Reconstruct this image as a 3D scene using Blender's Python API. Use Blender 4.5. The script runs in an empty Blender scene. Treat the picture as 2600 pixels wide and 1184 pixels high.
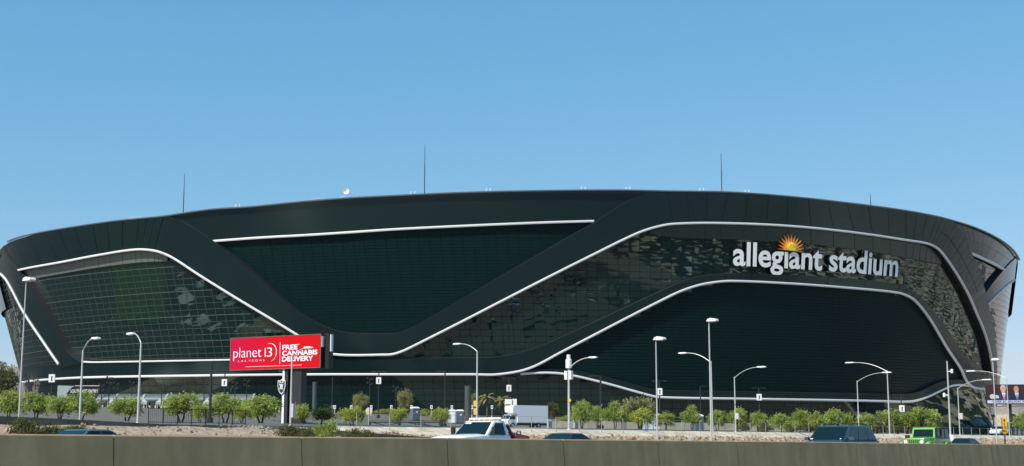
import bpy, math, random
import numpy as np
from mathutils import Vector, Matrix

random.seed(7)
rng = np.random.default_rng(7)
SC = bpy.context.scene
COL = SC.collection

# ------------------------------------------------------------------ camera
F_PX, EYE = 3500.0, 1.25
PITCH = math.radians(8.7)
CP, SP = math.cos(PITCH), math.sin(PITCH)
cam_d = bpy.data.cameras.new('camera')
cam_d.sensor_width = 36.0
cam_d.lens = 36.0 * F_PX / 2600.0
cam_d.clip_start, cam_d.clip_end = 0.1, 60000.0
cam = bpy.data.objects.new('camera', cam_d)
COL.objects.link(cam)
cam.location = (0, 0, EYE)
cam.rotation_euler = (math.pi / 2 + PITCH, 0, 0)
SC.camera = cam

# ------------------------------------------------------------------ world, sun, exposure
SUN_EL, SUN_AZ = math.radians(44), math.radians(-133)     # azimuth from +Y, clockwise positive
sdir = Vector((math.cos(SUN_EL) * math.sin(SUN_AZ), math.cos(SUN_EL) * math.cos(SUN_AZ), math.sin(SUN_EL)))
w = bpy.data.worlds.new('World')
SC.world = w
w.use_nodes = True
nt = w.node_tree
bg = nt.nodes['Background']
sky = nt.nodes.new('ShaderNodeTexSky')
sky.sky_type = 'NISHITA'
sky.sun_disc = False
sky.sun_elevation = SUN_EL
sky.sun_rotation = SUN_AZ % (2 * math.pi)
sky.altitude = 600
sky.air_density = 1.0
sky.dust_density = 0.25
sky.ozone_density = 1.0
# the camera's rendering of that sky: one response curve per channel, the same in every direction
sep = nt.nodes.new('ShaderNodeSeparateColor')
cmb = nt.nodes.new('ShaderNodeCombineColor')
nt.links.new(sky.outputs[0], sep.inputs[0])
for ch, (gain, power) in enumerate(((0.595, 1.0), (1.596, 0.55), (2.616, 0.40))):
    pw = nt.nodes.new('ShaderNodeMath')
    pw.operation = 'POWER'
    pw.inputs[1].default_value = power
    ml = nt.nodes.new('ShaderNodeMath')
    ml.operation = 'MULTIPLY'
    ml.inputs[1].default_value = gain
    nt.links.new(sep.outputs[ch], pw.inputs[0])
    nt.links.new(pw.outputs[0], ml.inputs[0])
    nt.links.new(ml.outputs[0], cmb.inputs[ch])
nt.links.new(cmb.outputs[0], bg.inputs[0])
bg.inputs[1].default_value = 0.12
sun_d = bpy.data.lights.new('sun', 'SUN')
sun_d.energy = 4.6
sun_d.angle = math.radians(0.53)
sun_d.color = (1.0, 0.94, 0.84)
sun = bpy.data.objects.new('sun', sun_d)
COL.objects.link(sun)
sun.rotation_euler = sdir.to_track_quat('Z', 'Y').to_euler()
SC.view_settings.view_transform = 'Standard'
SC.view_settings.look = 'None'
SC.view_settings.gamma = 1.0
SC.view_settings.use_curve_mapping = False
SC.view_settings.exposure = 0.3
SC.cycles.max_bounces = 6
SC.cycles.transparent_max_bounces = 16


# ------------------------------------------------------------------ small helpers
def at(x, y, Y):
    """a point at depth Y (metres ahead of the viewpoint) seen at photo pixel x, y"""
    u, v = (x - 1300) / F_PX, (592 - y) / F_PX
    k = CP - v * SP
    return Vector((u / k * Y, Y, EYE + (SP + v * CP) / k * Y))


def proj(p):
    X, Y, z = p[..., 0], p[..., 1], p[..., 2] - EYE
    f = Y * CP + z * SP
    return 1300 + F_PX * X / f, 592 - F_PX * (-Y * SP + z * CP) / f


RD = Vector((0.613, 0.790, 0)).normalized()      # direction of the motorway (away to the right)
RW = Vector((-RD.y, RD.x, 0))                    # across it, away from the viewpoint
HEAD = math.atan2(-RD.y, -RD.x)                  # heading of the oncoming traffic
TER = [(-9000, 0), (20.7, 0), (21.4, 0.30), (46, 0.32), (52, 0.9), (54.9, 1.3), (55.12, 2.17), (100, 3.1), (140, 3.8),
       (165, 5.6), (195, 7.3), (260, 7.8), (9000, 9.0)]
TP, TZ = [t[0] for t in TER], [t[1] for t in TER]


def ter(perp):
    return float(np.interp(perp, TP, TZ))


def gz(X, Y):
    return ter(X * RW.x + Y * RW.y)


def road(perp, along, z=0.0):
    return Vector((RW.x * perp + RD.x * along, RW.y * perp + RD.y * along, z))


def gp(x, Y, yref=1085):
    """ground point under photo column x at depth Y"""
    p = at(x, yref, Y)
    return Vector((p.x, p.y, gz(p.x, p.y)))


def gpp(x, perp, yref=1095):
    """ground point under photo column x at distance perp across the motorway"""
    p = at(x, yref, 1.0)
    Y = perp / (p.x * RW.x + RW.y)
    return Vector((p.x * Y, Y, gz(p.x * Y, Y)))


def hgt(base, ytop):
    """height above base so that the top reaches photo row ytop"""
    return at(1300, ytop, base.y).z - base.z


class MB:
    def __init__(s):
        s.v, s.f, s.m = [], [], []

    def add(s, vs, fs, m=0):
        o = len(s.v)
        s.v += [tuple(p) for p in vs]
        s.f += [tuple(i + o for i in f) for f in fs]
        s.m += [m] * len(fs)
        return s

    def box(s, c, size, rz=0.0, m=0, top=1.0, topy=None):
        hx, hy, hz = size[0] / 2, size[1] / 2, size[2] / 2
        ty = top if topy is None else topy
        ca, sa = math.cos(rz), math.sin(rz)
        vs = []
        for z, tx, t2 in ((-hz, 1, 1), (hz, top, ty)):
            for x, y in ((-hx, -hy), (hx, -hy), (hx, hy), (-hx, hy)):
                x2, y2 = x * tx, y * t2
                vs.append((c[0] + x2 * ca - y2 * sa, c[1] + x2 * sa + y2 * ca, c[2] + z))
        return s.add(vs, [(3, 2, 1, 0), (4, 5, 6, 7), (0, 1, 5, 4), (1, 2, 6, 5), (2, 3, 7, 6), (3, 0, 4, 7)], m)

    def tube(s, pts, r, n=8, m=0, cap=True):
        pts = [Vector(p) for p in pts]
        if not hasattr(r, '__len__'):
            r = [r] * len(pts)
        vs, fs = [], []
        for i, p in enumerate(pts):
            d = (pts[min(i + 1, len(pts) - 1)] - pts[max(i - 1, 0)]).normalized()
            a = d.cross(Vector((0.31, 0.87, 0.12) if abs(d.z) > 0.8 else (0, 0, 1))).normalized()
            b = d.cross(a)
            for k in range(n):
                t = 2 * math.pi * k / n
                vs.append(p + (a * math.cos(t) + b * math.sin(t)) * r[i])
        for i in range(len(pts) - 1):
            for k in range(n):
                k2 = (k + 1) % n
                fs.append((i * n + k, i * n + k2, (i + 1) * n + k2, (i + 1) * n + k))
        if cap:
            fs.append(tuple(range(n)))
            fs.append(tuple(reversed(range((len(pts) - 1) * n, len(pts) * n))))
        return s.add(vs, fs, m)

    def lathe(s, prof, n=16, c=(0, 0, 0), axis='z', m=0):
        vs, fs = [], []
        for r, h in prof:
            for k in range(n):
                t = 2 * math.pi * k / n
                a, b = r * math.cos(t), r * math.sin(t)
                p = (a, b, h) if axis == 'z' else ((a, h, b) if axis == 'y' else (h, a, b))
                vs.append((c[0] + p[0], c[1] + p[1], c[2] + p[2]))
        for i in range(len(prof) - 1):
            for k in range(n):
                k2 = (k + 1) % n
                fs.append((i * n + k, i * n + k2, (i + 1) * n + k2, (i + 1) * n + k))
        return s.add(vs, fs, m)

    def prism(s, poly, d0, d1, plane='xz', m=0):
        """extrude a polygon drawn in a plane between two depths along the third axis"""
        n = len(poly)

        def P(a, b, d):
            return (a, d, b) if plane == 'xz' else ((d, a, b) if plane == 'yz' else (a, b, d))
        vs = [P(a, b, d0) for a, b in poly] + [P(a, b, d1) for a, b in poly]
        fs = [tuple(range(n)), tuple(reversed(range(n, 2 * n)))]
        fs += [(i, i + n, (i + 1) % n + n, (i + 1) % n) for i in range(n)]
        return s.add(vs, fs, m)

    def build(s, name, mats, parent=None, smooth=False, recalc=True):
        me = bpy.data.meshes.new(name)
        me.from_pydata(s.v, [], s.f)
        if not isinstance(mats, (list, tuple)):
            mats = [mats]
        for mt in mats:
            me.materials.append(mt)
        if len(mats) > 1:
            me.polygons.foreach_set('material_index', s.m)
        if recalc:
            import bmesh
            bm = bmesh.new()
            bm.from_mesh(me)
            bmesh.ops.recalc_face_normals(bm, faces=bm.faces)
            bm.to_mesh(me)
            bm.free()
        if smooth:
            me.shade_smooth()
            me.set_sharp_from_angle(angle=math.radians(38))
        return link(name, me, parent)


def link(name, data, parent=None):
    o = bpy.data.objects.new(name, data)
    COL.objects.link(o)
    if parent is not None:
        o.parent = parent
    return o


def tag(o, label=None, cat=None, group=None, kind=None):
    if label:
        o['label'] = label
    if cat:
        o['category'] = cat
    if group:
        o['group'] = group
    if kind:
        o['kind'] = kind
    return o


def thing(name, label, cat, loc=(0, 0, 0), rz=0.0, group=None):
    o = link(name, None)
    o.location = loc
    o.rotation_euler = (0, 0, rz)
    o.empty_display_size = 0.2
    return tag(o, label, cat, group)


def copy_tree(o, parent=None):
    c = o.copy()
    COL.objects.link(c)
    c.parent = parent
    for ch in list(o.children):
        copy_tree(ch, c)
    return c


# ------------------------------------------------------------------ materials
MATS = {}


def mat(name, col, rough=0.6, metal=0.0, spec=0.5, noise=0.0, nscale=1.0, bump=0.0, bscale=None, col2=None, coat=0.0, coords='Object'):
    m = bpy.data.materials.new(name)
    m.use_nodes = True
    n, l = m.node_tree.nodes, m.node_tree.links
    b = n['Principled BSDF']
    b.inputs['Base Color'].default_value = (*col, 1)
    b.inputs['Roughness'].default_value = rough
    b.inputs['Metallic'].default_value = metal
    b.inputs['Specular IOR Level'].default_value = spec
    b.inputs['Coat Weight'].default_value = coat
    b.inputs['Coat Roughness'].default_value = 0.05
    if noise or bump:
        tc = n.new('ShaderNodeTexCoord')
        tx = n.new('ShaderNodeTexNoise')
        tx.inputs['Scale'].default_value = nscale
        tx.inputs['Detail'].default_value = 6
        tx.inputs['Roughness'].default_value = 0.65
        l.new(tc.outputs[coords], tx.inputs['Vector'])
        if noise:
            mx = n.new('ShaderNodeMix')
            mx.data_type = 'RGBA'
            c2 = col2 if col2 else tuple(c * (1 - noise) for c in col)
            c1 = col if col2 else tuple(min(1, c * (1 + noise)) for c in col)
            mx.inputs[6].default_value = (*c2, 1)
            mx.inputs[7].default_value = (*c1, 1)
            rp = n.new('ShaderNodeMapRange')
            rp.inputs['From Min'].default_value = 0.32
            rp.inputs['From Max'].default_value = 0.68
            l.new(tx.outputs['Fac'], rp.inputs['Value'])
            l.new(rp.outputs['Result'], mx.inputs[0])
            l.new(mx.outputs[2], b.inputs['Base Color'])
        if bump:
            bp = n.new('ShaderNodeBump')
            bp.inputs['Strength'].default_value = bump
            src = tx
            if bscale:
                src = n.new('ShaderNodeTexNoise')
                src.inputs['Scale'].default_value = bscale
                src.inputs['Detail'].default_value = 4
                l.new(tc.outputs[coords], src.inputs['Vector'])
            l.new(src.outputs['Fac'], bp.inputs['Height'])
            l.new(bp.outputs['Normal'], b.inputs['Normal'])
    MATS[name] = m
    return m


def leaf_mat(name, c1, c2):
    m = bpy.data.materials.new(name)
    m.use_nodes = True
    n, l = m.node_tree.nodes, m.node_tree.links
    out = n['Material Output']
    n.remove(n['Principled BSDF'])
    tc = n.new('ShaderNodeTexCoord')
    tx = n.new('ShaderNodeTexNoise')
    tx.inputs['Scale'].default_value = 2.2
    tx.inputs['Detail'].default_value = 5
    mx = n.new('ShaderNodeMix')
    mx.data_type = 'RGBA'
    mx.inputs[6].default_value = (*c1, 1)
    mx.inputs[7].default_value = (*c2, 1)
    rp = n.new('ShaderNodeMapRange')
    rp.inputs['From Min'].default_value = 0.36
    rp.inputs['From Max'].default_value = 0.64
    d = n.new('ShaderNodeBsdfDiffuse')
    t = n.new('ShaderNodeBsdfTranslucent')
    ms = n.new('ShaderNodeMixShader')
    ms.inputs[0].default_value = 0.42
    l.new(tc.outputs['Object'], tx.inputs['Vector'])
    l.new(tx.outputs['Fac'], rp.inputs['Value'])
    l.new(rp.outputs['Result'], mx.inputs[0])
    l.new(mx.outputs[2], d.inputs['Color'])
    l.new(mx.outputs[2], t.inputs['Color'])
    l.new(d.outputs[0], ms.inputs[1])
    l.new(t.outputs[0], ms.inputs[2])
    l.new(ms.outputs[0], out.inputs['Surface'])
    MATS[name] = m
    return m


def ground_mat():
    """dry valley floor: sandy soil, with a patchwork of roofs, yards and tarmac lots in the town around"""
    m = bpy.data.materials.new('valley_floor')
    m.use_nodes = True
    n, l = m.node_tree.nodes, m.node_tree.links
    b = n['Principled BSDF']
    b.inputs['Roughness'].default_value = 0.95
    b.inputs['Specular IOR Level'].default_value = 0.2
    tc = n.new('ShaderNodeTexCoord')

    def noise(scale, detail=6):
        t = n.new('ShaderNodeTexNoise')
        t.inputs['Scale'].default_value = scale
        t.inputs['Detail'].default_value = detail
        l.new(tc.outputs['Object'], t.inputs['Vector'])
        return t
    n1 = noise(0.35)
    r1 = n.new('ShaderNodeValToRGB')
    r1.color_ramp.elements[0].position = 0.3
    r1.color_ramp.elements[0].color = (0.20, 0.15, 0.10, 1)
    r1.color_ramp.elements[1].position = 0.7
    r1.color_ramp.elements[1].color = (0.40, 0.33, 0.24, 1)
    l.new(n1.outputs['Fac'], r1.inputs['Fac'])
    vor = n.new('ShaderNodeTexVoronoi')
    vor.distance = 'CHEBYCHEV'
    vor.inputs['Scale'].default_value = 0.025
    vor.inputs['Randomness'].default_value = 0.9
    l.new(tc.outputs['Object'], vor.inputs['Vector'])
    sep = n.new('ShaderNodeSeparateColor')
    l.new(vor.outputs['Color'], sep.inputs[0])
    r2 = n.new('ShaderNodeValToRGB')
    r2.color_ramp.interpolation = 'CONSTANT'
    cols = [(0.0, (0.04, 0.042, 0.042)), (0.36, (0.42, 0.35, 0.24)), (0.46, (0.03, 0.036, 0.036)), (0.66, (0.60, 0.53, 0.42)),
            (0.75, (0.04, 0.07, 0.02)), (0.84, (0.05, 0.05, 0.05)), (0.94, (0.78, 0.75, 0.70))]
    els = r2.color_ramp.elements
    els[0].position, els[0].color = cols[0][0], (*cols[0][1], 1)
    els[1].position, els[1].color = cols[1][0], (*cols[1][1], 1)
    for p, c in cols[2:]:
        e = els.new(p)
        e.color = (*c, 1)
    l.new(sep.outputs[0], r2.inputs['Fac'])
    mx = n.new('ShaderNodeMix')
    mx.data_type = 'RGBA'
    l.new(r1.outputs[0], mx.inputs[6])
    l.new(r2.outputs[0], mx.inputs[7])
    n3 = noise(0.006, 2)
    mr = n.new('ShaderNodeMapRange')
    mr.inputs['From Min'].default_value = 0.40
    mr.inputs['From Max'].default_value = 0.44
    l.new(n3.outputs['Fac'], mr.inputs['Value'])
    l.new(mr.outputs['Result'], mx.inputs[0])
    l.new(mx.outputs[2], b.inputs['Base Color'])
    MATS['valley_floor'] = m
    return m


def patch_mat(name, scale, cols):
    m = bpy.data.materials.new(name)
    m.use_nodes = True
    n, l = m.node_tree.nodes, m.node_tree.links
    b = n['Principled BSDF']
    b.inputs['Roughness'].default_value = 0.95
    b.inputs['Specular IOR Level'].default_value = 0.2
    tc = n.new('ShaderNodeTexCoord')
    vor = n.new('ShaderNodeTexVoronoi')
    vor.distance = 'CHEBYCHEV'
    vor.inputs['Scale'].default_value = scale
    l.new(tc.outputs['Object'], vor.inputs['Vector'])
    sep = n.new('ShaderNodeSeparateColor')
    l.new(vor.outputs['Color'], sep.inputs[0])
    r2 = n.new('ShaderNodeValToRGB')
    r2.color_ramp.interpolation = 'CONSTANT'
    els = r2.color_ramp.elements
    els[0].position, els[0].color = cols[0][0], (*cols[0][1], 1)
    els[1].position, els[1].color = cols[1][0], (*cols[1][1], 1)
    for p, c in cols[2:]:
        els.new(p).color = (*c, 1)
    l.new(sep.outputs[0], r2.inputs['Fac'])
    l.new(r2.outputs[0], b.inputs['Base Color'])
    MATS[name] = m


ground_mat()
patch_mat('pale_reflection_cells', 0.16, [(0.0, (0.04, 0.045, 0.045)), (0.45, (0.45, 0.48, 0.48)), (0.55, (0.05, 0.055, 0.055)), (0.78, (0.62, 0.65, 0.65)), (0.87, (0.07, 0.08, 0.08))])  # pale and dark cells invented to break up the left window's reflections
patch_mat('reflection_cells_sparse', 0.085, [(0.0, (0.04, 0.042, 0.04)), (0.50, (0.52, 0.44, 0.31)), (0.60, (0.035, 0.04, 0.035)), (0.78, (0.62, 0.55, 0.43)), (0.85, (0.05, 0.08, 0.03)), (0.93, (0.8, 0.77, 0.7)), (0.96, (0.05, 0.05, 0.05))])  # mostly dark cells with tan pieces, invented for the right glass to mirror
patch_mat('reflection_cells', 0.075, [(0.0, (0.045, 0.045, 0.042)), (0.24, (0.50, 0.42, 0.29)), (0.42, (0.04, 0.05, 0.03)), (0.50, (0.68, 0.60, 0.46)), (0.72, (0.30, 0.24, 0.16)), (0.82, (0.07, 0.10, 0.03)),
            (0.90, (0.80, 0.76, 0.68)), (0.985, (0.40, 0.06, 0.04))])  # brighter cells invented to lighten reflections towards the right end
mat('road_concrete', (0.22, 0.19, 0.15), 0.9, noise=0.15, nscale=0.5)
mat('added_turf', (0.055, 0.11, 0.015), 0.9, noise=0.3, nscale=0.1)  # green of the added lawn, meant to show only mirrored in the glass
mat('asphalt', (0.045, 0.045, 0.043), 0.9, noise=0.25, nscale=0.8, bump=0.1, bscale=20)
mat('lot_asphalt', (0.13, 0.117, 0.097), 0.9, noise=0.2, nscale=0.35)
mat('gravel_soil', (0.34, 0.265, 0.19), 0.95, noise=0.35, nscale=3.0)
mat('rock', (0.47, 0.375, 0.26), 0.9, noise=0.5, nscale=2.6, col2=(0.13, 0.08, 0.055))
mat('barrier_concrete', (0.45, 0.315, 0.158), 0.9, noise=0.10, nscale=1.3, bump=0.08, bscale=30)
mat('ramp_concrete', (0.17, 0.135, 0.09), 0.9, noise=0.2, nscale=0.8)
mat('pale_concrete', (0.60, 0.51, 0.37), 0.9, noise=0.18, nscale=1.2)
mat('kerb_concrete', (0.55, 0.52, 0.46), 0.9, noise=0.1, nscale=2)
mat('white_paint', (0.80, 0.80, 0.78), 0.55)
mat('stadium_metal', (0.003, 0.012, 0.014), 0.18, spec=0.50)
MATS['stadium_metal'].node_tree.nodes['Principled BSDF'].inputs['IOR'].default_value = 1.68
mat('stadium_spandrel', (0.020, 0.026, 0.024), 0.25, spec=0.9)
mat('stadium_glass', (0.001, 0.012, 0.013), 0.02, spec=0.5)
MATS['stadium_glass'].node_tree.nodes['Principled BSDF'].inputs['IOR'].default_value = 1.88
mat('stadium_louvre', (0.003, 0.020, 0.022), 0.45, spec=0.16)
mat('spandrel_silver', (0.20, 0.215, 0.19), 0.3, metal=0.4)
mat('reveal_black', (0.008, 0.010, 0.012), 0.6)
mat('mullion', (0.085, 0.10, 0.08), 0.5)
for nm_, tint in (('stadium_glass', (0.80, 0.95, 0.85)), ('stadium_metal', (0.72, 0.92, 0.95)), ('stadium_spandrel', (0.75, 0.95, 0.9))):
    MATS[nm_].node_tree.nodes['Principled BSDF'].inputs['Specular Tint'].default_value = (*tint, 1)
mat('letter_white', (0.97, 0.95, 0.91), 0.5)
mat('stripe_white', (0.72, 0.72, 0.71), 0.45)
mat('roof_white', (0.78, 0.80, 0.82), 0.5)
mat('galvanised', (0.52, 0.52, 0.50), 0.45, metal=0.25, noise=0.06, nscale=3)
mat('fence_steel', (0.30, 0.30, 0.28), 0.5)
mat('lamp_white', (0.82, 0.82, 0.80), 0.45)
mat('black_metal', (0.018, 0.02, 0.022), 0.5)
mat('bark', (0.09, 0.065, 0.045), 0.9)
mat('letter_side', (0.012, 0.013, 0.015), 0.6)
mat('sun_orange', (0.95, 0.36, 0.07), 0.5)
mat('sun_yellow', (1.0, 0.78, 0.06), 0.5)
leaf_mat('leaf_green', (0.214, 0.285, 0.064), (0.471, 0.542, 0.158))
leaf_mat('leaf_lime', (0.300, 0.347, 0.058), (0.531, 0.554, 0.139))
leaf_mat('leaf_dull', (0.10, 0.11, 0.05), (0.22, 0.22, 0.10))
leaf_mat('leaf_pale', (0.220, 0.231, 0.088), (0.418, 0.396, 0.187))
leaf_mat('leaf_dark', (0.05, 0.08, 0.035), (0.12, 0.16, 0.07))



def streak(name, amount, scale):
    """rain streaks and scuffs: noise drawn out along the vertical, multiplied into the base colour"""
    nt_ = MATS[name].node_tree
    n, l = nt_.nodes, nt_.links
    b = n['Principled BSDF']
    src = b.inputs['Base Color'].links[0].from_socket
    tc = n.new('ShaderNodeTexCoord')
    mp = n.new('ShaderNodeMapping')
    mp.inputs['Scale'].default_value = scale
    tx = n.new('ShaderNodeTexNoise')
    tx.inputs['Scale'].default_value = 1.0
    tx.inputs['Detail'].default_value = 8
    rp = n.new('ShaderNodeMapRange')
    rp.inputs['From Min'].default_value = 0.35
    rp.inputs['From Max'].default_value = 0.7
    rp.inputs['To Min'].default_value = 1.0 - amount
    rp.inputs['To Max'].default_value = 1.0 + amount * .5
    mx = n.new('ShaderNodeMix')
    mx.data_type = 'RGBA'
    mx.blend_type = 'MULTIPLY'
    mx.inputs[0].default_value = 1.0
    l.new(tc.outputs['Object'], mp.inputs[0])
    l.new(mp.outputs[0], tx.inputs['Vector'])
    l.new(tx.outputs['Fac'], rp.inputs['Value'])
    l.new(src, mx.inputs[6])
    l.new(rp.outputs['Result'], mx.inputs[7])
    l.new(mx.outputs[2], b.inputs['Base Color'])


streak('barrier_concrete', 0.16, (2.2, 2.2, 0.35))
streak('ramp_concrete', 0.25, (0.9, 0.9, 0.3))
streak('pale_concrete', 0.15, (1.2, 1.2, 1.2))
# ------------------------------------------------------------------ ground and roads


def strip(name, p0, p1, a0, a1, dz, material, label=None, na=40, kind='structure'):
    ps = sorted(set([p0, p1] + [p for p in TP if p0 < p < p1]))
    al = np.linspace(a0, a1, na)
    mb = MB()
    vs = [road(p, a, ter(p) + dz) for a in al for p in ps]
    k = len(ps)
    fs = [(i * k + j, (i + 1) * k + j, (i + 1) * k + j + 1, i * k + j + 1) for i in range(na - 1) for j in range(k - 1)]
    mb.add(vs, fs)
    o = mb.build(name, MATS[material], recalc=False)
    return tag(o, label, kind=kind)


strip('ground', -9000, 9000, -9000, 9000, -0.02, 'valley_floor', na=120)
strip('road_near', -14, 20.6, -400, 900, 0.0, 'road_concrete')
strip('dark_reflection_ground', -330, -14.2, -700, 120, 0.0, 'asphalt')  # unseen dark ground added to keep the middle facade's reflections dark
strip('reflection_patchwork_sparse', -330, -14.2, 120.5, 329.5, 0.0, 'reflection_cells_sparse')  # unseen patchwork added where the right glass mirrors the ground
strip('reflection_patchwork_far', -600, -14.2, 330, 1300, 0.0, 'reflection_cells')  # unseen bright patchwork added to lighten reflections at the right end
strip('reflection_patchwork_side', 66.5, 190, 332, 900, 0.0, 'reflection_cells')  # more bright patchwork added beside the stadium for its right end to mirror
strip('road_far', 21.5, 45.8, -400, 900, 0.0, 'asphalt')
strip('parking_lot', 74, 212, -62, 330, 0.012, 'lot_asphalt')
strip('frontage_road', 57.5, 66, -400, 900, 0.012, 'lot_asphalt')
for k, pr in enumerate((24.3, 28.0, 31.7, 35.4, 39.1, 42.8)):
    for j in range(18 if 0 < k < 5 else 1):
        if 0 < k < 5:
            o = strip('lane_dash', pr - .07, pr + .07, -20 + j * 12, -17 + j * 12, 0.006, 'white_paint', na=2)
        else:
            o = strip('edge_line', pr - .08, pr + .08, -200, 500, 0.006, 'white_paint', na=2)

def patch(name, pts, dz, material):
    """a flat area that follows the ground, laid as small tiles"""
    x0, x1, y0, y1 = pts
    xs, ys = np.linspace(x0, x1, 40), np.linspace(y0, y1, 40)
    vs = [(x, y, gz(x, y) + dz) for x in xs for y in ys]
    mb = MB()
    mb.add(vs, [(i * 40 + j, (i + 1) * 40 + j, (i + 1) * 40 + j + 1, i * 40 + j + 1) for i in range(39) for j in range(39)])
    return tag(mb.build(name, MATS[material]), kind='structure')


patch('dark_reflection_west', (-700, -212, 120, 600), 0.08, 'asphalt')  # unseen dark ground added for the left window to mirror
patch('dark_reflection_inner', (-211, -123, 300.5, 430), 0.08, 'asphalt')  # dark patch added to remove pale reflections low in the left window
patch('pale_reflection_west', (-211, -121, 190, 300), 0.08, 'pale_reflection_cells')  # made-up pale patches, mirrored as bright facets in the left window
added_lawn = MB()  # unseen lawn added along the mirrored rays to turn the left window green
lv_ = [(-410, 281), (-274, 316), (-205, 336), (-165, 308), (-231, 275), (-318, 230)]
added_lawn.add([(x, y, gz(x, y) + 0.35) for x, y in lv_], [tuple(range(6))])
tag(added_lawn.build('added_lawn', MATS['added_turf']), kind='structure')

# ------------------------------------------------------------------ stadium shell
CX, CY, SA, SB = -3.0, 432.0, 156.8, 118.0
ZB, ZT, S0 = 5.0, 58.0, 0.918
CSH = 3.8          # the foot of the shell sits a little to the right of its rim


def shell(th, z, off=0.0):
    th, z = np.asarray(th, float), np.asarray(z, float)
    k = (1 - S0) / (ZT - ZB)
    s = S0 + k * (z - ZB)
    ux, uy = np.cos(th) / SA, np.sin(th) / SB
    q = np.hypot(ux, uy)
    nx, ny, m = ux / q, uy / q, k / q
    g = 1 / np.sqrt(1 + m * m)
    return np.stack([CX + CSH * (ZT - z) / (ZT - ZB) + s * SA * np.cos(th) + off * nx * g, CY + s * SB * np.sin(th) + off * ny * g, z - off * m * g], -1)


_th, _z = np.meshgrid(np.radians(np.linspace(-192, 12, 500)), np.linspace(-2, 70, 110), indexing='ij')


def px2shell(pts, off=0.0):
    """photo outline points -> (angle, height) on the shell"""
    pts = np.asarray(pts, float)
    P = shell(_th, _z, off)
    N = shell(_th, _z, off + 1) - P
    vis = (N * (np.array([0, 0, EYE]) - P)).sum(-1) > 0
    gx, gy = proj(P)
    th, z = np.empty(len(pts)), np.empty(len(pts))
    for i, (x, y) in enumerate(pts):
        d = (gx - x) ** 2 + (gy - y) ** 2 + (~vis) * 1e7
        j = np.unravel_index(d.argmin(), d.shape)
        t, h = _th[j], _z[j]
        best = (d[j], t, h)
        for _ in range(12):
            e = 1e-4
            a = np.array(proj(shell(t, h, off)))
            b = (np.array(proj(shell(t + e, h, off))) - a) / e
            c = (np.array(proj(shell(t, h + e, off))) - a) / e
            r = np.array([x, y]) - a
            if (r ** 2).sum() < best[0]:
                best = ((r ** 2).sum(), t, h)
            J = np.stack([b, c], 1)
            try:
                s = np.linalg.solve(J, r)
            except np.linalg.LinAlgError:
                break
            t, h = t + np.clip(s[0], -.02, .02), h + np.clip(s[1], -2, 2)
        th[i], z[i] = best[1], best[2]
    return np.stack([th, z], -1)


def smooth_curve(c, n=6):
    c = np.asarray(c)
    P = np.vstack([2 * c[0] - c[1], c, 2 * c[-1] - c[-2]])
    out = []
    for i in range(1, len(P) - 2):
        for k in range(n):
            t = k / n
            # centripetal-like damping through chord limited tangents
            d0, d1 = P[i + 1] - P[i - 1], P[i + 2] - P[i]
            L = np.hypot(*((P[i + 1] - P[i]) * (150, 1)))
            L0, L1 = np.hypot(*(d0 * (150, 1))) + 1e-9, np.hypot(*(d1 * (150, 1))) + 1e-9
            m0, m1 = d0 / L0 * L, d1 / L1 * L
            out.append((2 * t**3 - 3 * t**2 + 1) * P[i] + (t**3 - 2 * t**2 + t) * m0 + (-2 * t**3 + 3 * t**2) * P[i + 1] + (t**3 - t**2) * m1)
    out.append(c[-1])
    return np.array(out)


stadium = thing('stadium', 'huge black glass stadium with white curving light bands and a name sign', 'stadium', (CX, CY, ZB))
SO = np.array([CX, CY, ZB])


def loc(P):
    return np.asarray(P).reshape(-1, 3) - SO


def grid_faces(nr, nc, o=0):
    return [(o + r * nc + c, o + r * nc + c + 1, o + (r + 1) * nc + c + 1, o + (r + 1) * nc + c) for r in range(nr - 1) for c in range(nc - 1)]


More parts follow.
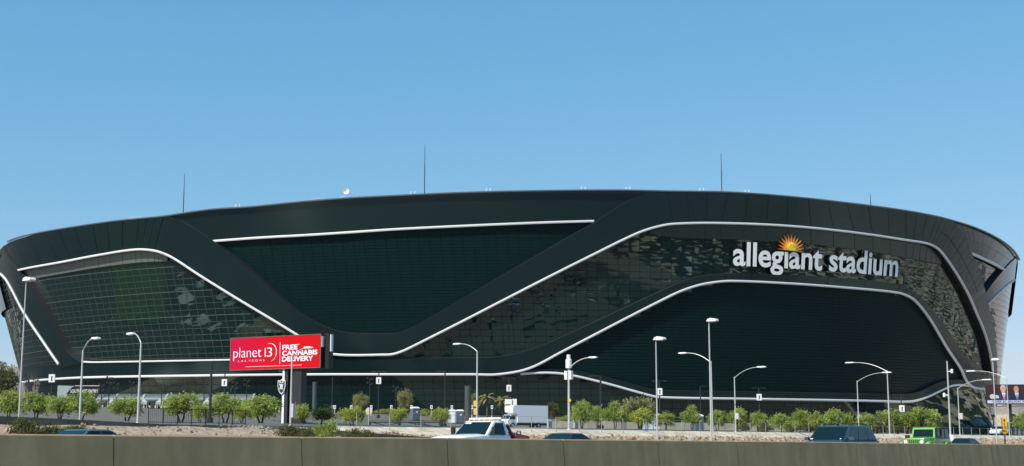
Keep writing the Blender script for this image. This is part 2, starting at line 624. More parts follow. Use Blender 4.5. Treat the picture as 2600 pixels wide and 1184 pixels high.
def ribbon(name, U, L, off, off_in, material, parent=None, rows=4, n=6, panels=(), panel_len=2, label=None):
    """a metal band lying off the shell; panels = ranges of control points to be clad in separate panels"""
    u, l = smooth_curve(px2shell(U, off), n), smooth_curve(px2shell(L, off), n)
    N = len(u)
    mb = MB()
    back = off - (0.10 if panels else 0)
    vs = []
    for r in range(rows + 1):
        c = u + (l - u) * r / rows
        vs.append(shell(c[:, 0], c[:, 1], off))
    V = np.array(vs)
    if panels:
        vb = []
        inp = np.zeros(N, bool)
        for a, b in panels:
            inp[a * n:b * n + 1] = True
        for r in range(rows + 1):
            c = u + (l - u) * r / rows
            o = np.where(inp, back, off)
            vb.append(shell(c[:, 0], c[:, 1], 0) + (shell(c[:, 0], c[:, 1], 1) - shell(c[:, 0], c[:, 1], 0)) * o[:, None])
        Vb = np.array(vb)
    else:
        Vb = V
    mb.add(loc(Vb), grid_faces(rows + 1, N))
    ui, li = shell(u[:, 0], u[:, 1], off_in), shell(l[:, 0], l[:, 1], off_in)
    mb.add(loc(np.array([ui, Vb[0]])), grid_faces(2, N), 1)
    mb.add(loc(np.array([Vb[-1], li])), grid_faces(2, N), 1)
    for e in (0, N - 1):
        mb.add(loc(np.array([Vb[0][e], Vb[-1][e], li[e], ui[e]])), [(0, 1, 2, 3)], 1)
    o = mb.build(name, [MATS[material], MATS['reveal_black']], parent or stadium, smooth=True, recalc=False)
    if label:
        o['label'] = label
    rp = rows // 2 if rows > 2 else rows
    for a, b in panels:
        i = a * n
        while i < b * n:
            j = min(i + panel_len, b * n)
            step = rows // rp
            for r in range(0, rows, step):
                g = []
                for rr, fr in ((r, 0.0), (r + step, 1.0)):
                    c = u + (l - u) * rr / rows
                    g.append(c[i:j + 1])
                g = np.array(g)                       # 2 x k x 2
                cen = g.mean((0, 1))
                ext = np.ptp(g.reshape(-1, 2), axis=0)
                # shrink by a joint of about 6 cm all round
                sh = np.array([1 - 0.17 / max(0.8, ext[0] * 150), 1 - 0.17 / max(0.8, ext[1])])
                g = cen + (g - cen) * sh
                mid = (g[0] + g[1]) / 2
                G = np.array([g[0], mid, g[1]])
                k = G.shape[1]
                jit = rng.normal(0, 0.006, 4)
                O = off + 0.012 + jit[0] + jit[1] * (np.arange(3)[:, None] - 1) + jit[2] * np.linspace(-1, 1, k)[None]
                top = shell(G[..., 0], G[..., 1], 0)
                nn = shell(G[..., 0], G[..., 1], 1) - top
                T = top + nn * O[..., None]
                pm = MB()
                pm.add(loc(T), grid_faces(3, k))
                ring = [(0, c) for c in range(k)] + [(1, k - 1), (2, k - 1)] + [(2, c) for c in range(k - 2, -1, -1)] + [(1, 0)]
                a1 = np.array([T[q] for q in ring])
                a2 = np.array([top[q] + nn[q] * (back + 0.01) for q in ring])
                m_ = len(ring)
                pm.add(loc(np.vstack([a1, a2])), [(q, (q + 1) % m_, (q + 1) % m_ + m_, q + m_) for q in range(m_)])
                pm.build('metal_panel', MATS[material], o, recalc=False)
            i = j
    return o


def stripe(name, pts, off, half, proud, material='stripe_white', n=6, parent=None):
    c = smooth_curve(px2shell(pts, off), n)
    P = shell(c[:, 0], c[:, 1], off)
    Nn = shell(c[:, 0], c[:, 1], off + 1) - P
    T = np.gradient(P, axis=0)
    T /= np.linalg.norm(T, axis=1)[:, None]
    B = np.cross(Nn, T)
    prof = [(-half, -0.3), (-half, proud * .7), (-half * .7, proud), (half * .7, proud), (half, proud * .7), (half, -0.3)]
    V = np.array([P + B * a + Nn * b for a, b in prof])
    mb = MB()
    mb.add(loc(V), grid_faces(len(prof), len(P)))
    for e in (0, len(P) - 1):
        mb.add(loc(V[:, e]), [tuple(range(len(prof)))])
    return mb.build(name, MATS[material], parent or stadium, smooth=True)


RIM = [(-8, 640), (0, 628), (20, 613), (51, 602), (110, 589), (169, 579), (235, 569), (294, 561), (353, 555), (416, 549), (534, 532), (639, 525), (758, 513), (877, 503.5),
       (1000, 497), (1180, 489), (1409, 484), (1573, 483), (1700, 485.5), (1850, 488), (2000, 498.6), (2150, 515), (2300, 535), (2380, 550), (2415, 559), (2470, 576),
       (2526, 601), (2564, 627), (2581, 646), (2588, 660)]


def rimy(x):
    return float(np.interp(x, [p[0] for p in RIM], [p[1] for p in RIM]))


# --- base skin behind everything, and the roof
rim_c = px2shell(RIM, 1.2)
order = np.argsort(rim_c[:, 0])
rth, rz_ = rim_c[order, 0], rim_c[order, 1]
back_th = np.linspace(rth[-1], rth[0] + 2 * math.pi, 60)[1:-1]
bz = np.interp(back_th, [rth[-1], rth[0] + 2 * math.pi], [rz_[-1], rz_[0]])
allth = np.concatenate([np.linspace(rth[0], rth[-1], 260), back_th])
allz = np.concatenate([np.interp(np.linspace(rth[0], rth[-1], 260), rth, rz_), bz])
NT = len(allth)
mb = MB()
lv = np.linspace(0, 1, 14)
V = np.array([shell(allth, 0.0 + (allz - 0.6 - 0.0) * t, -0.45) for t in lv])
fs = []
for r in range(13):
    for c in range(NT):
        c2 = (c + 1) % NT
        fs.append((r * NT + c, r * NT + c2, (r + 1) * NT + c2, (r + 1) * NT + c))
mb.add(loc(V), fs)
mb.build('inner_wall', MATS['reveal_black'], stadium, smooth=True)
mb = MB()
P0 = shell(allth, allz - 0.3, 0.9)
P1 = shell(allth, allz - 0.3, -6)
ctr = np.array([CX, CY, 0])
P2 = ctr + (P1 - ctr) * np.array([.55, .55, 1]) + np.array([0, 0, 0.0])
P2[:, 2] = allz.mean() - 1.5
P1[:, 2] -= 1.2
mb.add(loc(np.array([P0, P1, P2])), [(r * NT + c, r * NT + (c + 1) % NT, (r + 1) * NT + (c + 1) % NT, (r + 1) * NT + c) for r in range(2) for c in range(NT)])
mb.add(loc(P2), [tuple(range(NT))])
mb.build('roof', MATS['roof_white'], stadium, smooth=True)
# back half of the upper band, plain
mb = MB()
V = np.array([shell(back_th, bz, 0.9), shell(back_th, bz * 0.72, 0.9)])
mb.add(loc(V), grid_faces(2, len(back_th)))
mb.build('rear_band', MATS['stadium_metal'], stadium, smooth=True)

# --- bands
R1U = [(6, 626), (110, 589), (235, 569), (353, 555), (416, 549), (447, 557), (490, 580), (540, 613), (640, 690), (740, 780), (800, 820), (850, 840), (900, 847), (990, 848),
       (1012, 845), (1060, 823), (1200, 743), (1500, 570), (1600, 508), (1650, 490), (1690, 485.5), (1850, 488), (2000, 498.6), (2150, 515), (2300, 535), (2380, 550),
       (2418, 562), (2442, 592), (2466, 638), (2485, 685), (2500, 731), (2513, 785), (2522, 834), (2528, 880), (2531, 950)]
R1L = [(40, 688), (150, 667), (250, 648), (345, 634), (392, 637), (425, 648), (452, 663), (505, 698), (600, 757), (700, 817), (752, 849), (800, 878), (838, 899), (985, 901),
       (1008, 897), (1040, 884), (1200, 803), (1500, 650), (1615, 594), (1665, 577), (1710, 569), (1830, 567), (2000, 574), (2170, 591), (2300, 610), (2355, 619),
       (2381, 631), (2400, 652), (2428, 693), (2450, 730), (2464, 757), (2480, 795), (2494, 827), (2510, 875), (2522, 942)]
R2U = [(56, 932), (150, 925), (207, 920), (420, 917), (580, 914), (840, 912), (1000, 911), (1200, 909), (1260, 907), (1320, 896), (1400, 868), (1689, 735), (1745, 711),
       (1800, 699), (1860, 695), (2000, 698), (2150, 707), (2286, 723), (2315, 737), (2338, 753), (2385, 808), (2441, 889), (2470, 938), (2492, 951), (2510, 954), (2528, 957)]
R2L = [(55, 971), (150, 962), (207, 959), (420, 955), (580, 953), (840, 951), (1000, 951), (1200, 951), (1264, 951), (1343, 936), (1426, 894), (1710, 748), (1765, 727),
       (1815, 717), (1860, 714), (2000, 720), (2150, 731), (2275, 743), (2303, 751), (2326, 766), (2360, 808), (2406, 885), (2441, 938), (2455, 968), (2472, 984), (2506, 988)]
R3L = [(1322, 950), (1372, 947), (1415, 948), (1451, 953), (1536, 973), (1641, 1002), (1675, 1009), (1888, 1013), (2238, 1019), (2307, 1020), (2342, 1013), (2393, 990), (2420, 979),
       (2452, 979), (2478, 987)]
R3U = [(1322, 944), (1372, 938), (1415, 938), (1451, 941), (1536, 958), (1641, 985), (1675, 991), (1888, 995), (2238, 1001), (2300, 1002), (2330, 997), (2382, 972), (2414, 965),
       (2452, 966), (2478, 975)]

band = ribbon('upper_band', R1U, R1L, 1.7, 0.0, 'stadium_metal', rows=4, panels=[(0, 4), (20, 30)], panel_len=2)
ribbon('crown_band', [(410, 549.5)] + [(x, rimy(x)) for x in (534, 639, 758, 877, 1000, 1180, 1409, 1573, 1640, 1690)],
       [(470, 621), (560, 611), (660, 604), (770, 598), (880, 591), (1000, 583), (1180, 574), (1400, 565), (1510, 562), (1560, 561), (1620, 560)], 0.9, 0.0, 'stadium_metal', rows=4)
ribbon('belt_band', R2U, R2L, 1.3, 0.0, 'stadium_metal', rows=2, panels=[(11, 22)], panel_len=4)
ribbon('lower_band', R3U, R3L, 0.8, 0.0, 'stadium_metal', rows=2)
ribbon('diagonal_band', [(8, 629), (25, 660), (40, 682), (80, 735), (149, 858), (175, 900), (210, 922)],
       [(-7, 694), (4, 698), (21, 719), (58, 789), (110, 868), (140, 912), (156, 934)], 2.0, 0.0, 'stadium_metal', rows=2)
ribbon('crown_band', [(2412, 558), (2470, 576), (2526, 601), (2564, 627), (2582, 648)], [(2450, 640), (2480, 650), (2500, 659), (2527, 672), (2553, 688)], 0.9, 0.0, 'stadium_metal', rows=4, n=4,
       panels=[(0, 4)], panel_len=2)
ribbon('diagonal_band', [(2583, 651), (2562, 672), (2530, 708), (2500, 748)], [(2576, 711), (2560, 722), (2535, 745), (2504, 776)], 1.2, 0.0, 'stadium_metal', rows=2)
# panelled strips under the upper band
ribbon('spandrel', [(52, 690), (150, 670), (250, 652), (345, 638), (392, 641), (425, 652)], [(70, 712), (150, 697), (250, 680), (345, 668), (392, 665), (425, 664)], 0.5, 0.0,
       'spandrel_silver', rows=1, n=6, panels=[(0, 5)], panel_len=2)
ribbon('spandrel', [(1650, 588), (1710, 573), (1830, 571), (2000, 578), (2170, 595), (2300, 614), (2355, 623), (2381, 635)],
       [(1650, 593), (1710, 603), (1830, 607), (2000, 615), (2170, 634), (2300, 655), (2350, 664), (2392, 672)], 0.5, 0.0,
       'stadium_spandrel', rows=1, n=6, panels=[(0, 7)], panel_len=2)
# --- white light bands
stripe('light_band', R1L, 1.7, 0.27, 0.2)
stripe('light_band', [(538, 613), (660, 604), (770, 598), (880, 591), (1000, 583), (1180, 574), (1400, 565), (1508, 562)], 0.9, 0.28, 0.2)
stripe('light_band', R2L, 1.3, 0.27, 0.2)
stripe('light_band', R3L, 0.8, 0.26, 0.2)
stripe('light_band', [(-7, 694), (4, 698), (21, 719), (58, 789), (110, 868), (149, 925)], 2.0, 0.33, 0.3)
stripe('light_band', [(175, 901), (190, 911), (212, 919), (300, 919), (420, 917), (585, 914)], 1.35, 0.17, 0.3)
stripe('light_band', [(2462, 643), (2480, 650), (2500, 659), (2527, 672), (2550, 686)], 0.9, 0.36, 0.3)
stripe('light_band', [(2576, 711), (2560, 722), (2535, 745), (2508, 773)], 1.2, 0.2, 0.3)
mb = MB()
mat('coping_highlight_metal', (.20, .21, .22), .35, metal=.6)  # lighter than the bands, to put the rim's lit edge into the colour
stripe('rim_coping_highlight', RIM[2:], 1.55, 0.18, 0.25, material='coping_highlight_metal')  # coping strip that draws the edge highlight along the rim

# --- glass panes and dark louvred walls
LV_POLY = [np.array([(455, 585), (1625, 530), (1080, 865), (1000, 885), (880, 885), (810, 865), (690, 790), (590, 700)]),
           np.array([(1345, 935), (1426, 894), (1710, 748), (1765, 727), (1860, 714), (2150, 731), (2275, 743), (2326, 766), (2360, 808), (2406, 885), (2441, 938), (2440, 975),
                     (2393, 990), (2342, 1013), (2300, 1020), (1675, 1009), (1536, 973), (1420, 948)])]


def inside(poly, x, y):
    r = np.zeros(np.shape(x), bool)
    j = len(poly) - 1
    for i in range(len(poly)):
        xi, yi = poly[i]
        xj, yj = poly[j]
        c = ((yi > y) != (yj > y)) & (x < (xj - xi) * (y - yi) / (yj - yi + 1e-9) + xi)
        r ^= c
        j = i
    return r


PW, PH = 2.62, 1.5
dth = []
t = math.radians(-190)
ths = [t]
while t < math.radians(10):
    arc = math.hypot(SA * math.sin(t), SB * math.cos(t))
    t += PW / arc
    ths.append(t)
ths = np.array(ths)
zs = np.arange(2.0, 56, PH)
rim_at = lambda th: np.interp(th, rth, rz_)
panes, lou = [], []
for i in range(len(ths) - 1):
    for z in zs:
        tc, zc = (ths[i] + ths[i + 1]) / 2, z + PH / 2
        if zc > rim_at(tc) - 4:
            continue
        P = shell(tc, zc)
        x, y = proj(P)
        N = shell(tc, zc, 1) - P
        face = (N * (np.array([0, 0, EYE]) - P)).sum() / np.linalg.norm(P)
        if inside(LV_POLY[0], x, y) or inside(LV_POLY[1], x, y):
            lou.append((ths[i], ths[i + 1], z))
            continue
        panes.append((float(x), float(y), ths[i], ths[i + 1], z, float(face)))
LENS_L = np.array([(60, 700), (345, 640), (430, 655), (750, 850), (585, 910), (210, 915)])
LENS_R = np.array([(1040, 890), (1620, 597), (1720, 570), (2000, 580), (2300, 615), (2385, 640), (2430, 700), (2490, 825), (2515, 940), (2480, 940), (2385, 800), (2330, 745), (2280, 720), (1860, 692), (1760, 700), (1400, 865), (1260, 905)])


def pane_geo(t0, t1, z, jt=1.0):
    """a slightly bowed and slightly mis-set pane: 4 x 4 grid"""
    g = 0.035
    a, b = rng.normal(0, 0.0046 * jt, 2)
    bow = rng.normal(0.0012, 0.0018) * jt
    w_ = (t1 - t0)
    u = np.linspace(-1, 1, 5)
    uu, vv = np.meshgrid(u, u, indexing='ij')
    th = (t0 + t1) / 2 + uu * w_ / 2 * (1 - 2 * g / PW)
    zz = z + PH / 2 + vv * PH / 2 * (1 - 2 * g / PH)
    o = a * uu * PW / 2 + b * vv * PH / 2 + bow * (1 - uu ** 2) * (1 - vv ** 2) * 2 
    P = shell(th, zz, 0)
    return P + (shell(th, zz, 1) - P) * o[..., None]


glass = MB()
glass.add(loc(shell(np.array([-1.7, -1.69]), np.array([0.5, 0.5]), -0.4)[[0, 1, 1]]), [])
cand = [k for k, p in enumerate(panes) if p[5] > 0.25 and (inside(LENS_L, p[0], p[1]) or inside(LENS_R, p[0], p[1]))]
cand.sort(key=lambda k: -panes[k][5] * (1 if inside(LENS_R, panes[k][0], panes[k][1]) else 1.06))
single = set(cand[::max(1, len(cand) // 280)][:290])
gw = MB()
gobj = None
pane_list = []
for k, p in enumerate(panes):
    jt = (1.0 if p[0] > 900 or p[0] < 130 else 0.45) if p[1] < 945 else 0.45
    G = pane_geo(p[2], p[3], p[4], jt)
    if k in single:
        pane_list.append(G)
    else:
        gw.add(loc(G), grid_faces(5, 5))
gobj = gw.build('glass_wall', MATS['stadium_glass'], stadium, smooth=False, recalc=False)
gobj.data.shade_smooth()
gobj['kind'] = 'stuff'
for G in pane_list:
    m_ = MB()
    m_.add(loc(G), grid_faces(5, 5))
    o = m_.build('pane', MATS['stadium_glass'], stadium, recalc=False)
    o.data.shade_smooth()
# louvres: two blades to each cell, joined
lm = MB()
for t0, t1, z in lou:
    for k in range(2):
        z0 = z + k * PH / 2
        a, b = np.array([t0 + 0.00035, t1 - 0.00035]), np.array([z0 + 0.04, z0 + 0.04]) + rng.normal(0, 0.006)
        A = shell(a, b, 0.0)
        Bv = shell(a, b + PH / 2 - 0.05, 0.10)
        Cv = shell(a, b + PH / 2 - 0.05, -0.2)
        lm.add(loc(np.array([A, Bv, Cv])), grid_faces(3, 2))
o = lm.build('louvre_wall', MATS['stadium_louvre'], stadium, recalc=False)
o['kind'] = 'stuff'
# pale mullion grid of the left window
mm = MB()
for k, p in enumerate(panes):
    if p[0] < 790 and p[1] < 935 and p[1] > 640:
        t0, t1, z = p[2], p[3], p[4]
        big = int(round((z - 2) / PH)) % 4 == 0
        hw = 0.075 if big else 0.035
        a = np.array([t0, t1])
        mm.add(loc(np.array([shell(a, np.full(2, z - hw), -.1), shell(a, np.full(2, z - hw), .1), shell(a, np.full(2, z + hw), .1), shell(a, np.full(2, z + hw), -.1)])), grid_faces(4, 2))
        dt = 0.03 / 130
        zz = np.array([z, z + PH])
        mm.add(loc(np.array([shell(np.full(2, t0 - dt), zz, -.1), shell(np.full(2, t0 - dt), zz, .08), shell(np.full(2, t0 + dt), zz, .08), shell(np.full(2, t0 + dt), zz, -.1)])), grid_faces(4, 2))
o = mm.build('mullion_grid', MATS['mullion'], stadium, recalc=False)
o['kind'] = 'stuff'
# ------------------------------------------------------------------ lettering helpers


def text_mesh(body, size, extrude=0.0, offset=0.0, bevel=0.0):
    cu = bpy.data.curves.new('lettering', 'FONT')
    cu.body = body
    cu.size = size
    cu.extrude = extrude
    cu.offset = offset
    cu.resolution_u = 4
    ob = bpy.data.objects.new('lettering', cu)
    COL.objects.link(ob)
    dg = bpy.context.evaluated_depsgraph_get()
    dg.update()
    ev = ob.evaluated_get(dg)
    tm = ev.to_mesh()
    vs = np.array([v.co[:] for v in tm.vertices]).reshape(-1, 3)
    fs = [tuple(p.vertices) for p in tm.polygons]
    nr = [p.normal[:] for p in tm.polygons]
    ev.to_mesh_clear()
    bpy.data.objects.remove(ob)
    bpy.data.curves.remove(cu)
    return vs, fs, nr


def text_part(name, body, parent, width, pos, material, extrude=0.01, offset=0.0, height=None, align='left'):
    """upright lettering in the local xz plane, facing -y, fitted to a width (and cap height)"""
    vs, fs, nr = text_mesh(body, 1.0, 0.0, offset)
    x0, x1 = vs[:, 0].min(), vs[:, 0].max()
    y0, y1 = vs[:, 1].min(), vs[:, 1].max()
    kx = width / (x1 - x0)
    kz = kx if height is None else height / (y1 - y0)
    sx = (vs[:, 0] - x0) * kx
    if align == 'center':
        sx = sx - width / 2
    V = np.stack([pos[0] + sx, np.full(len(vs), pos[1]), pos[2] + (vs[:, 1] - (y0 if height else 0)) * kz], -1)
    V2 = V.copy()
    V2[:, 1] += extrude
    mb = MB()
    mb.add(V, fs)
    # side walls along open edges
    cnt = {}
    for f in fs:
        for i in range(len(f)):
            e = (f[i], f[(i + 1) % len(f)])
            cnt[e] = 1
    n = len(V)
    mb.add(np.vstack([V, V2]), [(a, b, b + n, a + n) for a, b in cnt if (b, a) not in cnt])
    return mb.build(name, material if not isinstance(material, str) else MATS[material], parent)


# ------------------------------------------------------------------ stadium name sign
SIGN_OFF = 1.3


def sign_point(px, py, off):
    tz = px2shell([(px, py)], off)[0]
    return tz


B0, B1 = np.array([1861.0, 672.5]), np.array([2279.0, 702.0])       # baseline ends
sA, sB = px2shell([B0, B1], SIGN_OFF)
up = px2shell([(1861, 632.5), (2279, 664)], SIGN_OFF)
x_h0, x_h1 = up[0][1] - sA[1], up[1][1] - sB[1]                         # metres of x-height at both ends
body = 'allegiant stadium'
vs_all, _, _ = text_mesh(body, 1.0, 0, 0.022)
tx0, tx1 = vs_all[:, 0].min(), vs_all[:, 0].max()
vx, _, _ = text_mesh('x', 1.0, 0, 0.022)
xh = vx[:, 1].max()
name_sign = MB()
sign_root = None
letters = []
for i, ch in enumerate(body):
    if ch == ' ':
        continue
    vs, fs, nr = text_mesh('\u0131' if (ch == 'i' and i < 9) else ch, 1.0, 0, 0.022)
    full, _, _ = text_mesh(body[:i + 1], 1.0, 0, 0.022)
    dx = full[:, 0].max() - vs[:, 0].max()
    u = (vs[:, 0] + dx - tx0) / (tx1 - tx0)
    th = sA[0] + (sB[0] - sA[0]) * u
    xhm = x_h0 + (x_h1 - x_h0) * u
    zz = sA[1] + (sB[1] - sA[1]) * u + vs[:, 1] / xh * xhm
    P = shell(th, zz, SIGN_OFF)
    Q = shell(th, zz, SIGN_OFF - 0.55)
    mb = MB()
    mb.add(loc(P), fs, 0)
    cnt = {}
    for f in fs:
        for k in range(len(f)):
            cnt[(f[k], f[(k + 1) % len(f)])] = 1
    n = len(P)
    mb.add(loc(np.vstack([P, Q])), [(a, b, b + n, a + n) for a, b in cnt if (b, a) not in cnt], 1)
    letters.append(mb)
# rails that carry the letters
mb = MB()
for zf in (0.25, 0.75):
    u = np.linspace(0.01, 0.99, 24)
    th = sA[0] + (sB[0] - sA[0]) * u
    zz = sA[1] + (sB[1] - sA[1]) * u + zf * (x_h0 + (x_h1 - x_h0) * u)
    mb.add(loc(np.array([shell(th, zz - .06, .3), shell(th, zz - .06, .42), shell(th, zz + .06, .42), shell(th, zz + .06, .3)])), grid_faces(4, 24))
sign_root = mb.build('name_sign', MATS['reveal_black'], stadium)
sign_root['label'] = 'raised white letters reading allegiant stadium'
for mb in letters:
    mb.build('letter', [MATS['letter_white'], MATS['letter_side']], sign_root)


def burst(name, c, radii, nsp, off, material):
    """half star of pointed rays, drawn in metres around a point of the facade"""
    tz = px2shell([c], off)[0]
    arc = math.hypot(SA * math.sin(tz[0]), SB * math.cos(tz[0])) * 0.99
    pts = []
    for k in range(nsp * 2 + 1):
        a = math.pi * k / (nsp * 2)
        r = radii[0] if k % 2 == 0 else radii[1]
        if k % 2 == 0:
            r *= 1.0 + 0.10 * math.sin(a)
        pts.append((r * math.cos(a), r * math.sin(a)))
    pts = [(0.0, -0.05)] + pts
    n = len(pts)
    A = np.array(pts)
    th = tz[0] + A[:, 0] / arc
    zz = tz[1] + A[:, 1] - A[:, 0] * 0.07
    P, Q = shell(th, zz, off), shell(th, zz, off - 0.35)
    mb = MB()
    mb.add(loc(np.vstack([P, Q])), [(0, i, i + 1) for i in range(1, n - 1)])
    mb.add(loc(np.vstack([P, Q])), [(i, (i + 1) % n, (i + 1) % n + n, i + n) for i in range(n)])
    return mb.build(name, MATS[material], sign_root)


burst('sunburst', (2009, 637), (3.6, 1.9), 12, 1.35, 'sun_orange')
burst('sunburst_core', (2009, 636), (1.75, 1.0), 12, 1.62, 'sun_yellow')

# ------------------------------------------------------------------ rooftop things


def mast(label, x, y0, y1):
    tz = px2shell([(x, y0)], 0)[0]
    b = shell(tz[0], tz[1], -3.0)
    base = Vector(b)
    H = at(x, y1, base.y).z - base.z
    t = thing('lightning_mast', label, 'mast', base - Vector((0, 0, 1.5)), group='masts on the stadium roof')
    H += 1.5
    MB().tube([(0, 0, 0), (0, 0, H * .6)], 0.11, 8).build('pole', MATS['black_metal'], t)
    MB().tube([(0, 0, H * .6), (0, 0, H)], [0.085, 0.05], 8).build('mast_tip', MATS['black_metal'], t)
    MB().lathe([(0, 0), (.3, 0), (.3, .2), (0, .2)], 10).build('base_plate', MATS['galvanised'], t)


mast('thin dark mast on the left end of the stadium roof', 446, 541, 441)
mast('tallest thin mast near the middle of the stadium roof', 1073, 494, 368)
mast('thin mast on the right half of the stadium roof above the upper white band', 1846, 488, 388)
mast('short thin mast on the stadium roof above the letters of the name sign', 2233, 525, 494)


def roof_spot(x, dx=0.0):
    tz = px2shell([(x, rimy(x))], 0)[0]
    p = shell(tz[0], tz[1], -1.5)
    return Vector((p[0], p[1], p[2] - 0.4))


p = roof_spot(874)
t = thing('satellite_dish', 'round white satellite dish with mounting frame on the stadium roof edge', 'satellite dish', p)
MB().lathe([(0.02, 0), (.3, -.05), (.55, -.16), (.72, -.3), (.70, -.32), (.5, -.2), (0.02, -.05)], 18, (0, 0, 2.0), 'y').build('dish', MATS['white_paint'], t, smooth=True)
MB().tube([(0, .1, 0), (0, .1, 2.0)], .07).build('pole', MATS['galvanised'], t)
MB().tube([(.9, .2, 0), (.9, .2, 1.9)], .05).tube([(.5, .2, 1.75), (1.9, .2, 1.75)], .04).tube([(-1.9, .2, .4), (-.1, .2, 1.0)], .05).build('frame', MATS['galvanised'], t)
for i, (x, lab) in enumerate([(595, 'pair of small white roof vents left of the satellite dish'), (1045, 'pair of small white roof vents beside the tallest roof mast'), (1239, 'pair of small white roof vents right of the tallest roof mast'),
                              (1483, 'pair of small white roof vents at the top of the roof curve'), (1598, 'pair of small white roof vents above the meeting of the black bands'),
                              (1787, 'pair of small white roof vents just left of the right-hand mast'), (1904, 'pair of small white roof vents just right of the right-hand mast')]):
    p = roof_spot(x)
    t = thing('roof_vent', lab, 'roof vent', p, group='white roof vents')
    for s in (-.45, .45):
        MB().tube([(s, 0, 0), (s, 0, .9), (s + .12, 0, 1.25)], [.07, .07, .09], 8).build('pipe', MATS['white_paint'], t)
for x, lab in ((800, 'small roof railing left of the satellite dish'), (330, 'small roof railing above the left window band'), (2060, 'small roof railing above the orange sunburst')):
    p = roof_spot(x)
    t = thing('roof_railing', lab, 'railing', p, group='roof railings')
    MB().tube([(-1.6, 0, .95), (1.6, 0, .95)], .035).tube([(-1.6, 0, .55), (1.6, 0, .55)], .03).build('rail', MATS['galvanised'], t)
    for s in (-1.6, -.5, .5, 1.6):
        MB().tube([(s, 0, 0), (s, 0, 1.0)], .035).build('post', MATS['galvanised'], t)

# ------------------------------------------------------------------ distant hills


def hills(name, x0, x1, ytops, Y, seed, colour='hill_rock'):
    r = np.random.default_rng(seed)
    n, m = 60, 8
    xs = np.linspace(x0, x1, n)
    mb = MB()
    ridge = np.interp(xs, [p[0] for p in ytops], [p[1] for p in ytops])
    ridge = ridge + np.convolve(r.normal(0, 5, n), np.ones(3) / 3, 'same')
    vs = []
    for j in range(m):
        f = j / (m - 1)
        for i in range(n):
            p = at(xs[i], ridge[i], Y)
            z = 5 + (p.z - 5) * f ** 0.9 * (1 - .12 * (1 - f) * math.sin(i * 1.7 + j))
            vs.append((p.x, p.y - (1 - f) * 1500 * (1 + .2 * math.sin(i * .9)), z))
    mb.add(vs, grid_faces(m, n))
    o = mb.build(name, MATS[colour], smooth=True)
    return tag(o, kind='structure')


mat('hill_rock', (0.24, 0.19, 0.15), 0.95, noise=0.3, nscale=0.004)
hills('hills_left', -700, 330, [(-700, 960), (-200, 900), (0, 924), (60, 938), (150, 965), (330, 1080)], 9000, 3)
hills('hills_right', 2300, 3300, [(2300, 1070), (2480, 1040), (2560, 1028), (2640, 1015), (3000, 1000), (3300, 1060)], 9500, 5)

# ------------------------------------------------------------------ median barrier
JX = [(287, 0)]
BP = 20.85


def along_of(x, perp, y=1110):
    p = at(x, y, 1.0)
    Y = perp / (p.x * RW.x + RW.y)
    return Y * (p.x * RD.x + RD.y), Y


a0, _ = along_of(287, BP)
SPAN = 4.57
topx = [-600, 0, 760, 1126, 1418, 1657, 2040, 2360, 2600, 3300]
topy = [1096, 1101.6, 1109, 1112, 1115.5, 1118, 1121.7, 1126.5, 1128.5, 1136]


def barrier_top(a):
    p = road(BP, a, 1.3)
    x, _ = proj(np.array(p[:]))
    return at(x, np.interp(x, topx, topy), p.y).z


bar = thing('median_barrier', 'long beige concrete barrier wall across the foreground', 'barrier', road(BP, a0))
R0 = road(BP, a0)
for k in range(-7, 34):
    a, b = a0 + k * SPAN + 0.014, a0 + (k + 1) * SPAN - 0.014
    vs = []
    za, zb = barrier_top(a), barrier_top(b)
    for al, zt in ((a, za), (b, zb)):
        for pr, z in ((BP - .12, -.02), (BP - .02, zt - .025), (BP, zt), (BP + .24, zt), (BP + .26, zt - .025), (BP + .4, -.02)):
            vs.append(road(pr, al, z) - R0)
    fs = [(i, i + 1, i + 7, i + 6) for i in range(5)] + [(5, 0, 6, 11), tuple(range(6)), tuple(reversed(range(6, 12)))]
    MB().add(vs, fs).build('wall_panel', MATS['barrier_concrete'], bar)

# ------------------------------------------------------------------ gravel bank, low walls, ramp
mb = MB()
al = np.linspace(-40, 300, 170)
vs = []
PR = [45.9, 47, 48.5, 50, 51.5, 53, 54.5, 55.2]


def bank_z(p, a):
    f = min(1, max(0, (a - 46) / 16))
    pt = 50.0 + 4.0 * f
    g = min(1, max(0, (p - 46) / (pt - 46)))
    return 0.33 + (1.98 - 0.24 * f - 0.33) * g + 0.05 * math.sin(a * 1.3 + p) * g


for a in al:
    for p_ in PR:
        vs.append(road(p_, a, bank_z(p_, a) + 0.03))
k = len(PR)
mb.add(vs, [(i * k + j, (i + 1) * k + j, (i + 1) * k + j + 1, i * k + j + 1) for i in range(len(al) - 1) for j in range(k - 1)])
tag(mb.build('gravel_slope', MATS['gravel_soil'], smooth=True), kind='structure')
